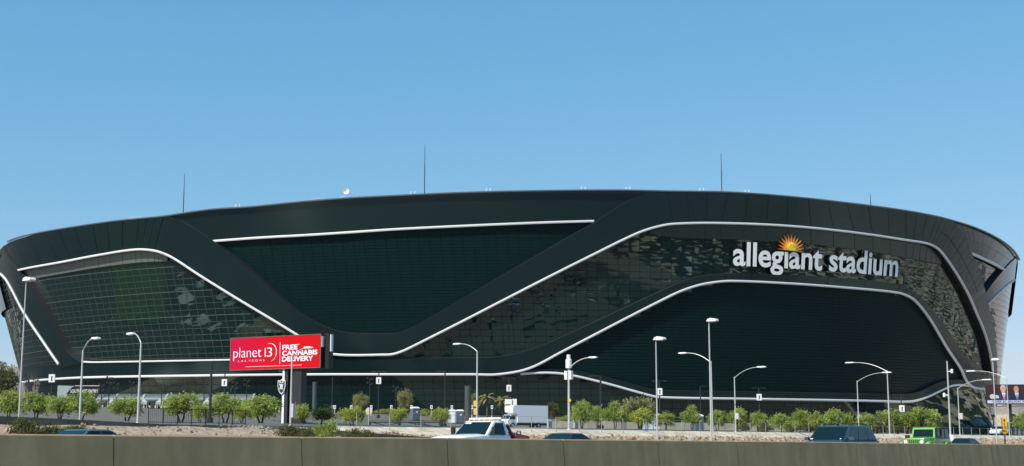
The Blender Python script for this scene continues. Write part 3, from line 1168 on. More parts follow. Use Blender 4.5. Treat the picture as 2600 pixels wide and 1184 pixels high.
# loose stones
ico_v = []
g_ = (1 + 5 ** .5) / 2
for a, b in ((1, g_), (-1, g_), (1, -g_), (-1, -g_)):
    ico_v += [(0, a, b), (a, b, 0), (b, 0, a)]
ico_v = np.array(ico_v, float) / math.hypot(1, g_)
from itertools import combinations
ico_f = [t_ for t_ in combinations(range(12), 3) if all(abs(np.linalg.norm(ico_v[a] - ico_v[b]) - 1.0515) < .01 for a, b in combinations(t_, 2))]
mb = MB()
for _ in range(18000):
    a = rng.uniform(18, 190)
    p_ = rng.uniform(46.3, 53.5)
    x, y = proj(np.array(road(p_, a, bank_z(p_, a))[:]))
    if x < -30 or x > 2660:
        continue
    big = 1.0 if x > 1350 else 0.38
    s = rng.uniform(.07, .22) * big * (1.4 if rng.random() < .1 else 1)
    c = np.array(road(p_, a, bank_z(p_, a) + s * .35)[:])
    V = ico_v * (s * rng.uniform(.6, 1.2, 3)) * rng.uniform(.8, 1.2, (12, 1))
    an = rng.uniform(0, 6.28)
    V = V @ np.array([[math.cos(an), math.sin(an), 0], [-math.sin(an), math.cos(an), 0], [0, 0, 1]])
    mb.add(V + c, ico_f)
tag(mb.build('loose_stones', MATS['rock']), 'brown and cream broken stones covering the roadside bank', 'stones', kind='stuff')

aL, _ = along_of(835, 54.9)
lw = thing('low_wall', 'pale cream low concrete wall running along the top of the stone bank', 'wall', road(54.9, aL))
q0 = road(54.9, aL)
a = aL
while a < 290:
    b = a + 5.0
    vs = []
    for al_ in (a + .02, b - .02):
        for pr, z in ((53.6, 1.72), (54.85, 2.21), (55.1, 2.23), (55.1, 1.5)):
            vs.append(road(pr, al_, z) - q0)
    MB().add(vs, [(0, 1, 5, 4), (1, 2, 6, 5), (2, 3, 7, 6), (3, 0, 4, 7), (0, 1, 2, 3), (4, 5, 6, 7)]).build('wall_panel', MATS['pale_concrete'], lw)
    a = b

rx = [-500, 0, 200, 400, 600, 760, 900, 1010, 1110]
ry = [1035, 1057, 1066, 1077, 1083, 1088, 1097, 1105, 1112]
aR0, _ = along_of(-300, 50.2, 1070)
rw = thing('ramp_wall', 'dark grey concrete ramp wall sloping down behind the barrier on the left', 'wall', road(50.2, aR0))
q0 = road(50.2, aR0)
xs_ = np.arange(-300, 1111, 47)
for i in range(len(xs_) - 1):
    vs = []
    for k, x in enumerate((xs_[i], xs_[i + 1])):
        al_, Y = along_of(x, 50.2, 1080)
        al_ += (.012, -.012)[k]
        zt = at(x, np.interp(x, rx, ry), Y).z
        for pr, z in ((50.0, .9), (50.1, zt), (50.35, zt), (50.5, .9)):
            vs.append(road(pr, al_, z) - q0)
    MB().add(vs, [(0, 1, 5, 4), (1, 2, 6, 5), (2, 3, 7, 6), (3, 0, 4, 7), (0, 1, 2, 3), (4, 5, 6, 7)]).build('wall_panel', MATS['ramp_concrete'], rw)

# chain link fence
m = bpy.data.materials.new('wire_mesh')
m.use_nodes = True
n_, l_ = m.node_tree.nodes, m.node_tree.links
tr = n_.new('ShaderNodeBsdfTransparent')
ms = n_.new('ShaderNodeMixShader')
ms.inputs[0].default_value = 0.03
b_ = n_['Principled BSDF']
b_.inputs['Base Color'].default_value = (.25, .25, .24, 1)
b_.inputs['Roughness'].default_value = .6
l_.new(tr.outputs[0], ms.inputs[1])
l_.new(b_.outputs[0], ms.inputs[2])
l_.new(ms.outputs[0], n_['Material Output'].inputs['Surface'])
MATS['wire_mesh'] = m
aF0, _ = along_of(905, 54.4)
fe = thing('wire_fence', 'chain link fence with thin grey posts along the stone bank', 'fence', road(54.4, aF0, 1.9))
q0 = road(54.4, aF0, 1.9)
a = aF0
nf = 0
post_me = MB().tube([(0, 0, -.3), (0, 0, 1.12)], .026, 6).build('post', MATS['fence_steel'], fe)
post_me.location = (0, 0, 0)
while a < 235:
    a += 2.7
    o = link('post', post_me.data, fe)
    o.location = road(54.4, a, 1.9) - q0
mb = MB()
mb.add([road(54.4, aF0, 1.95) - q0, road(54.4, a, 1.95) - q0, road(54.4, a, 3.0) - q0, road(54.4, aF0, 3.0) - q0], [(0, 1, 2, 3)])
mb.build('wire_mesh', MATS['wire_mesh'], fe)
MB().tube([road(54.4, aF0, 3.0) - q0, road(54.4, a, 3.0) - q0], .008, 5).build('top_wire', MATS['fence_steel'], fe)

# black railing behind the ramp wall
aI0, _ = along_of(375, 62)
aI1, _ = along_of(622, 62)
ir = thing('iron_railing', 'black iron railing behind the ramp wall under the left trees', 'railing', road(62, aI0, ter(62)))
q0 = road(62, aI0, ter(62))
mb = MB()
for k in range(int((aI1 - aI0) / .13)):
    a = aI0 + k * .13
    mb.box(road(62, a, ter(62) + .47) - q0, (.012, .012, .75))
o = mb.build('balusters', MATS['black_metal'], ir)
o['kind'] = 'stuff'
for z in (.12, .86):
    MB().tube([road(62, aI0, ter(62) + z) - q0, road(62, aI1, ter(62) + z) - q0], .018, 6).build('rail', MATS['black_metal'], ir)
for k in range(8):
    a = aI0 + (aI1 - aI0) * k / 7
    MB().box(road(62, a, ter(62) + .45) - q0, (.045, .045, .95)).build('post', MATS['black_metal'], ir)

# kerbs of the plaza and lot
for nm, pr, a_, b_2 in (('plaza_kerb', 212.2, -120, 120), ('lot_kerb', 73.6, -62, 330)):
    mb = MB()
    for al_, bl_ in ((a_, b_2),):
        vs = []
        for al2 in (al_, bl_):
            for q, z in ((pr, -.1), (pr, .13), (pr + .25, .13), (pr + .25, -.1)):
                vs.append(road(q, al2, ter(pr) + z))
        mb.add(vs, [(0, 1, 5, 4), (1, 2, 6, 5), (2, 3, 7, 6), (0, 1, 2, 3), (4, 5, 6, 7)])
    tag(mb.build(nm, MATS['kerb_concrete']), kind='structure')
# ------------------------------------------------------------------ street lamps
EAST = Vector((-RW.x, -RW.y, 0))


def street_lamp(label, x, perp, ytop, arm=None, head=None, r=0.10, extra=None, cat='street lamp'):
    """arm = (row where it leaves the pole, dx of the tip, row of the tip); head = top luminaire to the right (+1) or left (-1)"""
    b = gpp(x, perp)
    H = hgt(b, ytop)
    k = b.y / F_PX
    r *= .68
    t = thing('street_lamp', label, cat, b - Vector((0, 0, .12)), group='grey roadside lamp posts')
    H += .12
    MB().tube([(0, 0, 0), (0, 0, H * .5), (0, 0, H)], [r, r * .85, r * .62], 10).build('pole', MATS['galvanised'], t, smooth=True)
    MB().lathe([(0, 0), (r * 2, 0), (r * 2, .06), (r * 1.4, .22), (0, .24)], 10).build('base_plate', MATS['galvanised'], t)
    if arm:
        ya, dx, yt = arm
        s = 1 if dx > 0 else -1
        d = EAST * s
        L = abs(dx) * k / abs(EAST.x)
        z0 = at(1300, ya, b.y).z - b.z + .12
        rise = (ya - yt) * k
        pts = []
        for q in range(9):
            f = q / 8
            pts.append(d * (L * f) + Vector((0, 0, z0 + rise * (1 - (1 - f) ** 2.2))))
        MB().tube(pts, [r * .46 - r * .16 * q / 8 for q in range(9)], 8).build('arm', MATS['galvanised'], t, smooth=True)
        e = pts[-1]
        ang = math.atan2(d.y, d.x)
        sc = max(1.0, k / .026)
        hm = MB()
        hm.box(e + d * .22 * sc + Vector((0, 0, .02)), (.62 * sc, .24 * sc, .09), ang, top=.8)
        hm.build('lamp_head', MATS['lamp_white'], t)
        MB().box(e + d * .26 * sc + Vector((0, 0, -.045)), (.34 * sc, .18 * sc, .05), ang).build('lens', MATS['galvanised'], t)
    if head:
        d = EAST * head
        ang = math.atan2(d.y, d.x)
        hm = MB()
        pr = [(-.1, 0), (.62, 0), (.66, .05), (.56, .15), (.2, .2), (-.02, .14)]
        hm.prism([(a_ * 1.05, c_ * 1.15) for a_, c_ in pr], -.2, .2)
        o = hm.build('lamp_head', MATS['lamp_white'], t)
        o.location = (0, 0, H - .05)
        o.rotation_euler = (0, 0, ang)
        o2 = MB().box((.3, 0, -.02), (.5, .3, .05)).build('lens', MATS['galvanised'], o)
    if extra:
        extra(t, b, k)
    return t


def zrow(b, y):
    return at(1300, y, b.y).z - b.z + .12


street_lamp('tall grey lamp post with round head at the far left edge', 46, 72, 712, head=1, r=.075)
street_lamp('grey lamp post with arm curving right, left of the southeast entry sign lettering', 201, 66, 890, arm=(892, 33, 862))
street_lamp('grey lamp post with arm bent left over the left stadium window', 349, 64, 870, arm=(872, -26, 846), r=.11)


def cab(yr, w=.28, h=.5, side=1):
    def f(t, b, k):
        MB().box((EAST.x * .2 * side, EAST.y * .2 * side, zrow(b, yr)), (w, .2, h), math.atan2(EAST.y, EAST.x)).build('control_box', MATS['galvanised'], t)
    return f


street_lamp('slim lamp post standing in front of the red billboard', 737, 60, 916, arm=(918, 38, 886), extra=cab(1043, .2, .8))


def l5(t, b, k):
    mat_y = mat('banner_yellow', (.75, .5, .08), .6) if 'banner_yellow' not in MATS else MATS['banner_yellow']
    for y, h in ((1027, .55), (1043, .6)):
        MB().box((-.14, 0, zrow(b, y)), (.26, .04, h)).build('tag_sign', mat_y, t)


street_lamp('lamp post with arm curving left and yellow tag signs behind the white tow truck', 1211, 66, 893, arm=(893, -46, 871), r=.12, extra=l5)


def l6(t, b, k):
    z1, z2, z3 = zrow(b, 901), zrow(b, 935), zrow(b, 953)
    MB().lathe([(0, z2), (.22, z2), (.22, z1 - .35), (.14, z1 - .3), (.14, z1), (0, z1)], 14).build('antenna_canister', MATS['lamp_white'], t, smooth=True)
    for s in (-1, 1):
        MB().box((EAST.x * .2 * s, EAST.y * .2 * s, z3), (.2, .26, .62), math.atan2(EAST.y, EAST.x)).build('radio_box', MATS['lamp_white'], t)
    MB().lathe([(0, -.03), (.13, -.03), (.13, .03), (0, .03)], 10, (.02, -.16, zrow(b, 1017)), 'y').build('tag_sign', MATS['banner_yellow'], t)


street_lamp('thick pole with white antenna canister and lamp arm, right of the box truck', 1445, 58, 905, arm=(937, 52, 911), r=.15, extra=l6)
street_lamp('white-headed lamp post without arm, shorter one left of the tallest lamp', 1669, 48.3, 862, head=1, r=.085)
street_lamp('tallest white-headed lamp post in front of the stadium', 1806, 48.3, 815, head=1, r=.10)
street_lamp('lamp post directly behind the tallest lamp, arm reaching left', 1809, 58, 917, arm=(921, -58, 894), r=.13)
street_lamp('lamp post with arm curving right, just right of the tallest lamp', 1868, 58, 957, arm=(960, 54, 935), r=.095, extra=cab(1057, .3, .5))
street_lamp('lamp post with arm curving right, rising behind the dark blue car', 2181, 59, 967, arm=(970, 56, 949), r=.10)
street_lamp('lamp post with long arm curving left, right of the dark blue car', 2259, 58, 940, arm=(944, -72, 918), r=.12)


def cams(t, b, k):
    for y, s in ((944, 1), (1004, -1)):
        z = zrow(b, y)
        MB().tube([(0, 0, z), (EAST.x * .38 * s, EAST.y * .38 * s, z + .05)], .04).build('bracket', MATS['lamp_white'], t)
        MB().lathe([(0, -.2), (.12, -.2), (.14, .1), (0, .22)], 10, (EAST.x * .42 * s, EAST.y * .42 * s, z + .05)).build('camera_head', MATS['lamp_white'], t, smooth=True)
    MB().box((0, -.16, zrow(b, 1113)), (.34, .24, .62)).build('control_box', MATS['lamp_white'], t)


street_lamp('armless white camera pole rising beside the green off-road car', 2413, 47.5, 917, r=.14, extra=cams, cat='camera pole')
street_lamp('lamp post with arm curving right, just behind the camera pole', 2437, 58, 985, arm=(987, 52, 967), r=.11, extra=cab(1057, .5, .7))
street_lamp('tall white-headed lamp post in front of the two-portrait billboard', 2530, 48.0, 914, head=1, r=.10)
street_lamp('lamp post with arm curving left, seen against the two-portrait billboard', 2563, 57.5, 958, arm=(961, -64, 940), r=.10)

# ------------------------------------------------------------------ black car park poles
mark_me = None


def lot_pole(label, x, Y, ytop, sign=None, arm=None, tee=False, group='black car park light poles'):
    b = gp(x, Y)
    H = hgt(b, ytop)
    k = Y / F_PX
    t = thing('lot_light', label, 'light pole', b, group=group)
    MB().tube([(0, 0, 0), (0, 0, H)], [.13, .10], 8).build('pole', MATS['black_metal'], t)
    MB().lathe([(0, 0), (.3, 0), (.3, .5), (0, .5)], 10).build('footing', MATS['black_metal'], t)
    if tee:
        MB().box((0, 0, H), (2.4, .12, .07)).build('cross_arm', MATS['black_metal'], t)
        for s in (-1, 1):
            MB().box((s * 1.0, 0, H - .08), (.6, .3, .09)).build('lamp_head', MATS['black_metal'], t)
    if arm:
        MB().box((arm * .6, 0, H), (1.3, .2, .1)).build('lamp_head', MATS['black_metal'], t)
    if sign:
        z = at(1300, sign, Y).z - b.z
        o = MB().box((0, -.2, z), (.86, .3, 1.15)).build('sign_box', MATS['white_paint'], t)
        MB().box((0, -.36, z + .02), (.17, .02, .5), m=0).box((0, -.36, z - .33), (.26, .02, .1)).box((.06, -.36, z + .2), (.2, .02, .14)).build('sign_mark', MATS['black_metal'], o)
    return t


lot_pole('black pole with white sign box beside the far left lamp post', 127, 200, 940, sign=961)
lot_pole('tall black light pole with short arm standing left of the red billboard', 532, 120, 923, arm=-1)
lot_pole('black pole with white sign box just left of the red billboard', 567, 230, 946, sign=972, tee=True)
lot_pole('black pole with white sign box right of the red billboard, above the stop sign', 960, 240, 943, sign=967, tee=True)
lot_pole('plain tall black light pole above the black truss gate', 1129, 200, 943, arm=-1)
lot_pole('black pole with white sign box above the box truck', 1292, 250, 960, sign=986, tee=True)
lot_pole('tall black light pole with arm to the left, right of the antenna pole', 1526, 155, 955, arm=-1)
lot_pole('black pole with white sign box behind the shorter white-headed lamp', 1676, 230, 967, sign=995, tee=True)
lot_pole('small black light pole left of the tallest lamp', 1780, 250, 981, arm=1)
lot_pole('black pole with white sign box in the middle of the dark lower wall', 1929, 250, 985, sign=1009, tee=True)
lot_pole('black pole with white sign box above the right end of the tree row', 2291, 240, 1001, sign=1038, tee=True)
lot_pole('slim black pole in front of the glass base left of the stop sign', 842, 250, 958)


def flood(label, x, Y, ytop):
    b = gp(x, Y)
    H = hgt(b, ytop)
    t = thing('floodlight_pole', label, 'floodlight', b, group='black floodlight poles by the glass base')
    MB().tube([(0, 0, 0), (0, 0, H)], [.11, .08], 8).build('pole', MATS['black_metal'], t)
    for s, z in ((-1, 0), (1, -.2), (-1, -1.0), (1, -1.2)):
        MB().tube([(0, 0, H + z - .25), (s * .4, -.1, H + z - .1)], .04, 6).box((s * .45, -.1, H + z), (.3, .34, .4)).build('spotlight', MATS['black_metal'], t)


OR = ['first', 'second', 'third', 'fourth', 'fifth', 'sixth', 'seventh', 'eighth', 'ninth', 'tenth', 'eleventh', 'twelfth', 'thirteenth', 'fourteenth', 'fifteenth', 'sixteenth', 'seventeenth',
      'eighteenth', 'nineteenth', 'twentieth', 'twenty-first', 'twenty-second', 'twenty-third', 'twenty-fourth', 'twenty-fifth', 'twenty-sixth', 'twenty-seventh', 'twenty-eighth', 'twenty-ninth', 'thirtieth',
      'thirty-first', 'thirty-second', 'thirty-third', 'thirty-fourth']
fl = [(61, 953), (85, 964), (254, 976), (273, 958), (291, 972), (331, 969), (407, 975), (461, 963), (515, 969), (594, 970), (624, 965), (937, 960), (1003, 981)]
for i, (x, y) in enumerate(fl):
    flood('black pole with clustered floodlights, %s from the left along the glass base' % OR[i], x, 278 + (i % 3) * 6, y)

# ------------------------------------------------------------------ trees and bushes


def leaf_cloud(r, centres, per, spread, size, droop, aspect=2.6, dirs=None):
    V, Fc = [], []
    C = np.repeat(centres, per, 0)
    N = len(C)
    P = C + r.normal(0, 1, (N, 3)) * spread
    D = P - np.array([0, 0, centres[:, 2].mean()])
    D /= np.linalg.norm(D, axis=1)[:, None] + 1e-6
    D = D + r.normal(0, .7, (N, 3)) + np.array([0, 0, droop])
    D /= np.linalg.norm(D, axis=1)[:, None]
    S = np.cross(D, r.normal(0, 1, (N, 3)))
    S /= np.linalg.norm(S, axis=1)[:, None] + 1e-6
    L = size * r.uniform(.6, 1.4, (N, 1))
    W = L / aspect
    q = np.stack([P - D * L - S * W * .2, P + S * W, P + D * L, P - S * W], 1)
    return q.reshape(-1, 3), [(4 * i, 4 * i + 1, 4 * i + 2, 4 * i + 3) for i in range(N)]


def tree_proto(seed, kind):
    """unit-height tree: (trunk mesh data, {material: crown mesh data})"""
    r = np.random.default_rng(seed)
    tb, cb = MB(), MB()
    if kind == 'round':
        rx, cz, rzz, K, per, sp, sz, dr = .46, .57, .41, 72, 50, (.06, .06, .06), .034, -.7
    elif kind == 'feather':
        rx, cz, rzz, K, per, sp, sz, dr = .42, .60, .34, 44, 46, (.045, .045, .09), .040, .9
    elif kind == 'dense':
        rx, cz, rzz, K, per, sp, sz, dr = .30, .56, .42, 80, 42, (.06, .06, .06), .030, .1
    else:
        rx, cz, rzz, K, per, sp, sz, dr = .55, .42, .42, 46, 44, (.09, .09, .08), .045, .7
    c = []
    lob = r.uniform(.78, 1.12, 7)
    while len(c) < K:
        v = r.normal(0, 1, 3)
        v /= np.linalg.norm(v)
        if v[2] < -.75:
            continue
        a = math.atan2(v[1], v[0])
        f = np.interp((a + math.pi) / (2 * math.pi) * 7, range(8), list(lob) + [lob[0]])
        rr = r.uniform(.30, 1.0) ** .6 * f
        c.append((v[0] * rx * rr, v[1] * rx * rr, cz + v[2] * rzz * rr * r.uniform(.85, 1.1)))
    c = np.array(c)
    q, fs = leaf_cloud(r, c, per, np.array(sp), sz, dr)
    if kind == 'feather':        # long whips breaking the outline
        tips = []
        for k in range(26):
            a = r.uniform(0, 6.28)
            s0 = np.array([rx * .55 * math.cos(a) * r.uniform(.2, 1), rx * .55 * math.sin(a) * r.uniform(.2, 1), cz + r.uniform(-.05, .2)])
            d = np.array([math.cos(a) * .5, math.sin(a) * .5, r.uniform(.5, 1.0)])
            L = r.uniform(.18, .32)
            for f in np.linspace(0, 1, 7):
                tips.append(s0 + d * L * f)
        q2, f2 = leaf_cloud(r, np.array(tips), 5, np.array((.018, .018, .02)), .028, .6)
        cb.add(q2, f2)
    cb.add(q, fs)
    ns = {'round': 2, 'feather': 3, 'dense': 1, 'bush': 4}[kind]
    for k in range(ns):
        a = 6.28 * k / ns + r.uniform(0, 1)
        b0 = Vector((.02 * math.cos(a), .02 * math.sin(a), -.02))
        b1 = Vector((.09 * math.cos(a) * (ns > 1), .09 * math.sin(a) * (ns > 1), cz * .55))
        tb.tube([b0, (b0 + b1) / 2 + Vector((.01, .01, 0)), b1], [.026, .022, .016], 6)
        for j in range(7):
            e = Vector(c[r.integers(0, K)])
            m_ = (b1 + e) / 2 + Vector((0, 0, .03))
            tb.tube([b1, m_, e], [.013, .008, .003], 5)
    if kind == 'bush':
        for j in range(14):
            e = Vector(c[r.integers(0, K)])
            tb.tube([(0, 0, 0), e * .5, e], [.012, .008, .003], 5)
    return tb, cb


PROTO = {}


def proto(kind, i, leaf):
    key = (kind, i, leaf)
    if key not in PROTO:
        tb, cb = tree_proto(sum(map(ord, kind)) + i * 17, kind)
        a = tb.build('trunk', MATS['bark'])
        c = cb.build('crown', MATS[leaf], recalc=False)
        PROTO[key] = (a.data, c.data)
        bpy.data.objects.remove(a)
        bpy.data.objects.remove(c)
    return PROTO[key]


def tree(label, x, b, ytop, wpx, kind, i, leaf, name='tree', cat='tree', group=None, base_sink=0.05):
    H = hgt(b, ytop)
    W = wpx * b.y / F_PX
    t = thing(name, label, cat, b - Vector((0, 0, base_sink)), random.uniform(0, 6.28), group)
    tm, cm = proto(kind, i, leaf)
    rad = {'round': .98, 'feather': .98, 'dense': .66, 'bush': 1.22}[kind]
    sw = W / rad
    o = link('trunk', tm, t)
    o.scale = (sw, sw, H)
    o = link('crown', cm, t)
    o.scale = (sw, sw, H)
    return t


G_L, G_R = 'trees on the left before the entry plaza', 'trees in the row behind the wire fence'
tree('tall olive-brown leafy tree at the extreme left edge', 8, gp(8, 200), 926, 70, 'dense', 0, 'leaf_dull')
LT = [(22, 150, 988, 78, 'round', 1, 'leaf_green', 'green tree at the left edge below the tall olive-brown tree'),
      (90, 150, 996, 96, 'round', 0, 'leaf_green', 'bushy green tree just right of the far left lamp post'),
      (150, 145, 1004, 80, 'feather', 1, 'leaf_green', 'narrow green tree between two bushy trees left of the entry sign'),
      (206, 145, 992, 96, 'round', 2, 'leaf_green', 'bushy green tree covering part of the entry sign lettering'),
      (322, 150, 1004, 96, 'round', 3, 'leaf_green', 'rounded green tree below the lamp arm bent left'),
      (458, 150, 998, 112, 'round', 0, 'leaf_green', 'wide green multi-stemmed tree behind the iron railing'),
      (508, 138, 1028, 56, 'feather', 0, 'leaf_lime', 'small yellow-green tree between two wide trees behind the railing'),
      (570, 150, 998, 108, 'round', 2, 'leaf_green', 'green tree right of the tall black pole under the billboard'),
      (614, 135, 1030, 62, 'feather', 2, 'leaf_lime', 'small yellow-green tree left of the round tree by the billboard post'),
      (662, 140, 1002, 116, 'round', 1, 'leaf_green', 'wide round green tree immediately left of the billboard post'),
      (766, 150, 1026, 52, 'feather', 1, 'leaf_lime', 'yellow-green tree immediately right of the billboard post'),
      (818, 165, 1032, 66, 'dense', 1, 'leaf_dark', 'dark leafy shrub right of the yellow-green tree by the billboard')]
for x, Y, yt, wp, kd, i, lf, lab in LT:
    tree(lab, x, gp(x, Y), yt, wp, kd, i, lf, group=G_L)
tree('lime green feathery palo verde standing in front of the stop sign', 893, gpp(893, 57), 1032, 74, 'feather', 0, 'leaf_lime')
tree('small lime green tree left of the grey portable toilet', 1014, gp(1014, 150), 1036, 60, 'feather', 2, 'leaf_lime')
tree('small lime green tree above the right end of the truss gate', 1119, gp(1119, 150), 1036, 58, 'feather', 1, 'leaf_lime')
tree('clipped flat-topped pale tree against the glass base', 914, gp(914, 288), 996, 48, 'round', 3, 'leaf_pale')
tree('clipped egg-shaped pale tree against the glass base', 1028, gp(1028, 288), 988, 37, 'dense', 2, 'leaf_pale')
tree('thin yellowish tree behind the lamp with yellow tags', 1204, gp(1204, 290), 998, 26, 'dense', 1, 'leaf_pale')
tree('dark narrow tree behind the right end of the box truck', 1403, gp(1403, 288), 1022, 32, 'dense', 0, 'leaf_dull')
tree('pale airy tree with whip-like branches rising behind the row', 1625, gp(1625, 185), 1010, 112, 'feather', 2, 'leaf_pale')
RT = [(1478, 140, 1016, 60, 'round', 1, 'leaf_green'), (1516, 150, 1030, 40, 'feather', 1, 'leaf_green'), (1562, 142, 1018, 64, 'round', 2, 'leaf_green'), (1628, 142, 1036, 68, 'round', 0, 'leaf_lime'),
      (1690, 142, 1044, 60, 'round', 3, 'leaf_green'), (1757, 147, 1028, 54, 'round', 2, 'leaf_green'), (1820, 147, 1040, 54, 'round', 1, 'leaf_green'), (1873, 150, 1036, 60, 'round', 0, 'leaf_green'),
      (1925, 150, 1042, 50, 'round', 3, 'leaf_green'), (1982, 153, 1049, 64, 'round', 1, 'leaf_green'), (2032, 156, 1037, 42, 'dense', 2, 'leaf_green'), (2071, 153, 1044, 42, 'round', 2, 'leaf_green'),
      (2115, 158, 1038, 56, 'round', 0, 'leaf_green'), (2152, 158, 1049, 40, 'feather', 0, 'leaf_green'), (2200, 162, 1048, 56, 'round', 3, 'leaf_green'), (2256, 164, 1042, 82, 'feather', 2, 'leaf_green'),
      (2304, 166, 1044, 70, 'feather', 1, 'leaf_green'), (2346, 166, 1036, 90, 'feather', 0, 'leaf_green')]
for j, (x, Y, yt, wp, kd, i, lf) in enumerate(RT):
    look = {'round': 'round', 'feather': 'feathery', 'dense': 'upright'}[kd] + (' lime green' if lf == 'leaf_lime' else ' green')
    tree('%s tree, %s counted rightwards from the box truck in the fence row' % (look, OR[j]), x, gp(x, Y), yt, wp, kd, i, lf, group=G_R)
tree('green tree cut off by the right edge below the two-portrait billboard', 2594, gp(2594, 190), 1046, 52, 'round', 2, 'leaf_green')
# scrub under the fence row and on the bank
SB_ = [(1890, 156, 1072, 40), (1945, 156, 1070, 46), (2010, 160, 1068, 46), (2055, 160, 1066, 40), (2090, 160, 1066, 44), (2135, 162, 1066, 46), (2175, 164, 1068, 40), (2225, 166, 1064, 46), (2280, 170, 1066, 50), (2325, 170, 1064, 50), (2375, 172, 1068, 40)]
for j, (x, Y, yt, wp) in enumerate(SB_):
    tree('low dull green shrub filling the gaps of the fence row, %s from its left' % OR[j], x, gp(x, Y), yt, wp, 'bush', j % 3, 'leaf_dull', 'shrub', 'shrub', 'low shrubs in the fence row')


def bank_pt(x, perp):
    al_, Y = along_of(x, perp, 1095)
    p = road(perp, al_)
    return Vector((p.x, p.y, bank_z(perp, al_)))


for x, pr, yt, wp, lf, lab in ((66, 48.8, 1052, 86, 'leaf_dull', 'sparse grey-brown shrub before the ramp wall at far left'), (132, 48.6, 1070, 110, 'leaf_dull', 'low spreading shrub left of the car roof behind the barrier'),
                              (190, 49.2, 1074, 90, 'leaf_dull', 'low shrub before the ramp wall above the car roof'),
                              (738, 48.6, 1070, 74, 'leaf_dull', 'wild shrub at the foot of the billboard post'), (826, 48.8, 1058, 84, 'leaf_green', 'wild green bush right of the billboard post behind the barrier'),
                              (905, 49, 1080, 90, 'leaf_dull', 'low straggly bush below the lime green palo verde'), (780, 48.6, 1082, 60, 'leaf_dull', 'low weeds between two bushes right of the billboard post')):
    tree(lab, x, bank_pt(x, pr), yt, wp, 'bush', int(x) % 4, lf, 'bush', 'bush')


def palm(label, x, Y, ytop):
    b = gp(x, Y)
    H = hgt(b, ytop)
    t = thing('palm_tree', label, 'palm tree', b, group='palms by the glass base')
    th_ = H * .72
    MB().tube([(0, 0, -.1), (0, 0, th_ * .5), (.05, 0, th_)], [.22, .17, .15], 8).build('trunk', MATS['bark'], t, smooth=True)
    r = np.random.default_rng(int(x))
    c = MB()
    for k in range(26):
        a = r.uniform(0, 6.28)
        el = r.uniform(-.5, 1.2)
        L = H * .36 * r.uniform(.8, 1.1)
        pts = []
        for f in np.linspace(0, 1, 6):
            rr = L * f * math.cos(el * (1 - .3 * f))
            zz = th_ + L * (math.sin(el) * f - .55 * f * f)
            pts.append(Vector((math.cos(a) * rr, math.sin(a) * rr, zz)))
        s_ = Vector((-math.sin(a), math.cos(a), 0))
        for f in range(5):
            w1, w2 = .20 * math.sin(math.pi * (f + .3) / 6), .20 * math.sin(math.pi * (f + 1.3) / 6) if f < 4 else 0.02
            dn = Vector((0, 0, -.12))
            c.add([pts[f] - s_ * w1 + dn, pts[f], pts[f + 1], pts[f + 1] - s_ * w2 + dn], [(0, 1, 2, 3)])
            c.add([pts[f] + s_ * w1 + dn, pts[f], pts[f + 1], pts[f + 1] + s_ * w2 + dn], [(0, 1, 2, 3)])
    c.build('crown', MATS['leaf_pale'], t, recalc=False)


palm('palm tree right of the lamp with yellow tags', 1237, 285, 988)
palm('shorter palm tree left of the white board above the box truck', 1277, 288, 996)
palm('palm partly hidden behind the billboard post', 752, 280, 992)
for x, wp, lab in ((985, 70, 'yellow-green ground bushes at the lot edge left of the egg-shaped tree'), (1075, 60, 'yellow-green ground bushes at the lot edge right of the grey toilet'), (1440, 60, 'yellowish ground bushes at the lot edge right of the box truck')):
    tree(lab, x, gp(x, 285), 1036 if x < 1400 else 1052, wp, 'bush', 1, 'leaf_lime', 'ground_bush', 'bush')
# ------------------------------------------------------------------ red billboard


def screen_mat(name, c0, c1, x0, x1, emit):
    m = bpy.data.materials.new(name)
    m.use_nodes = True
    n, l = m.node_tree.nodes, m.node_tree.links
    b = n['Principled BSDF']
    b.inputs['Roughness'].default_value = .8
    b.inputs['Specular IOR Level'].default_value = .1
    tc = n.new('ShaderNodeTexCoord')
    sp = n.new('ShaderNodeSeparateXYZ')
    mr = n.new('ShaderNodeMapRange')
    mr.inputs['From Min'].default_value = x0
    mr.inputs['From Max'].default_value = x1
    mx = n.new('ShaderNodeMix')
    mx.data_type = 'RGBA'
    mx.inputs[6].default_value = (*c0, 1)
    mx.inputs[7].default_value = (*c1, 1)
    l.new(tc.outputs['Object'], sp.inputs[0])
    l.new(sp.outputs[0], mr.inputs['Value'])
    l.new(mr.outputs['Result'], mx.inputs[0])
    l.new(mx.outputs[2], b.inputs['Base Color'])
    l.new(mx.outputs[2], b.inputs['Emission Color'])
    b.inputs['Emission Strength'].default_value = emit
    MATS[name] = m
    return m


PL, PR_ = at(585, 900, 194), at(815, 891, 186.5)
bw = math.hypot(PR_.x - PL.x, PR_.y - PL.y)
brz = math.atan2(PR_.y - PL.y, PR_.x - PL.x)
bc = (PL + PR_) / 2
zc = bc.z
gzb = gz(bc.x, bc.y)
bb = thing('billboard', 'large red digital billboard on a dark twin post before the stadium', 'billboard', (bc.x, bc.y, gzb), brz)
bh = 84.5 * 190 / F_PX
z0 = zc - gzb
hw, hh = bw / 2, bh / 2
screen_mat('screen_red', (.45, .004, .045), (.50, .004, .010), -hw, 0, .12)
mat('screen_white', (.85, .84, .9), .5)
MATS['screen_white'].node_tree.nodes['Principled BSDF'].inputs['Emission Color'].default_value = (.85, .84, .95, 1)
MATS['screen_white'].node_tree.nodes['Principled BSDF'].inputs['Emission Strength'].default_value = .1
sx = MB().box((0, .0, z0), (bw - .16, .1, bh - .16)).build('screen', MATS['screen_red'], bb)
fr = MB()
fr.box((0, .42, z0), (bw, .7, bh)).build('frame', MATS['black_metal'], bb)
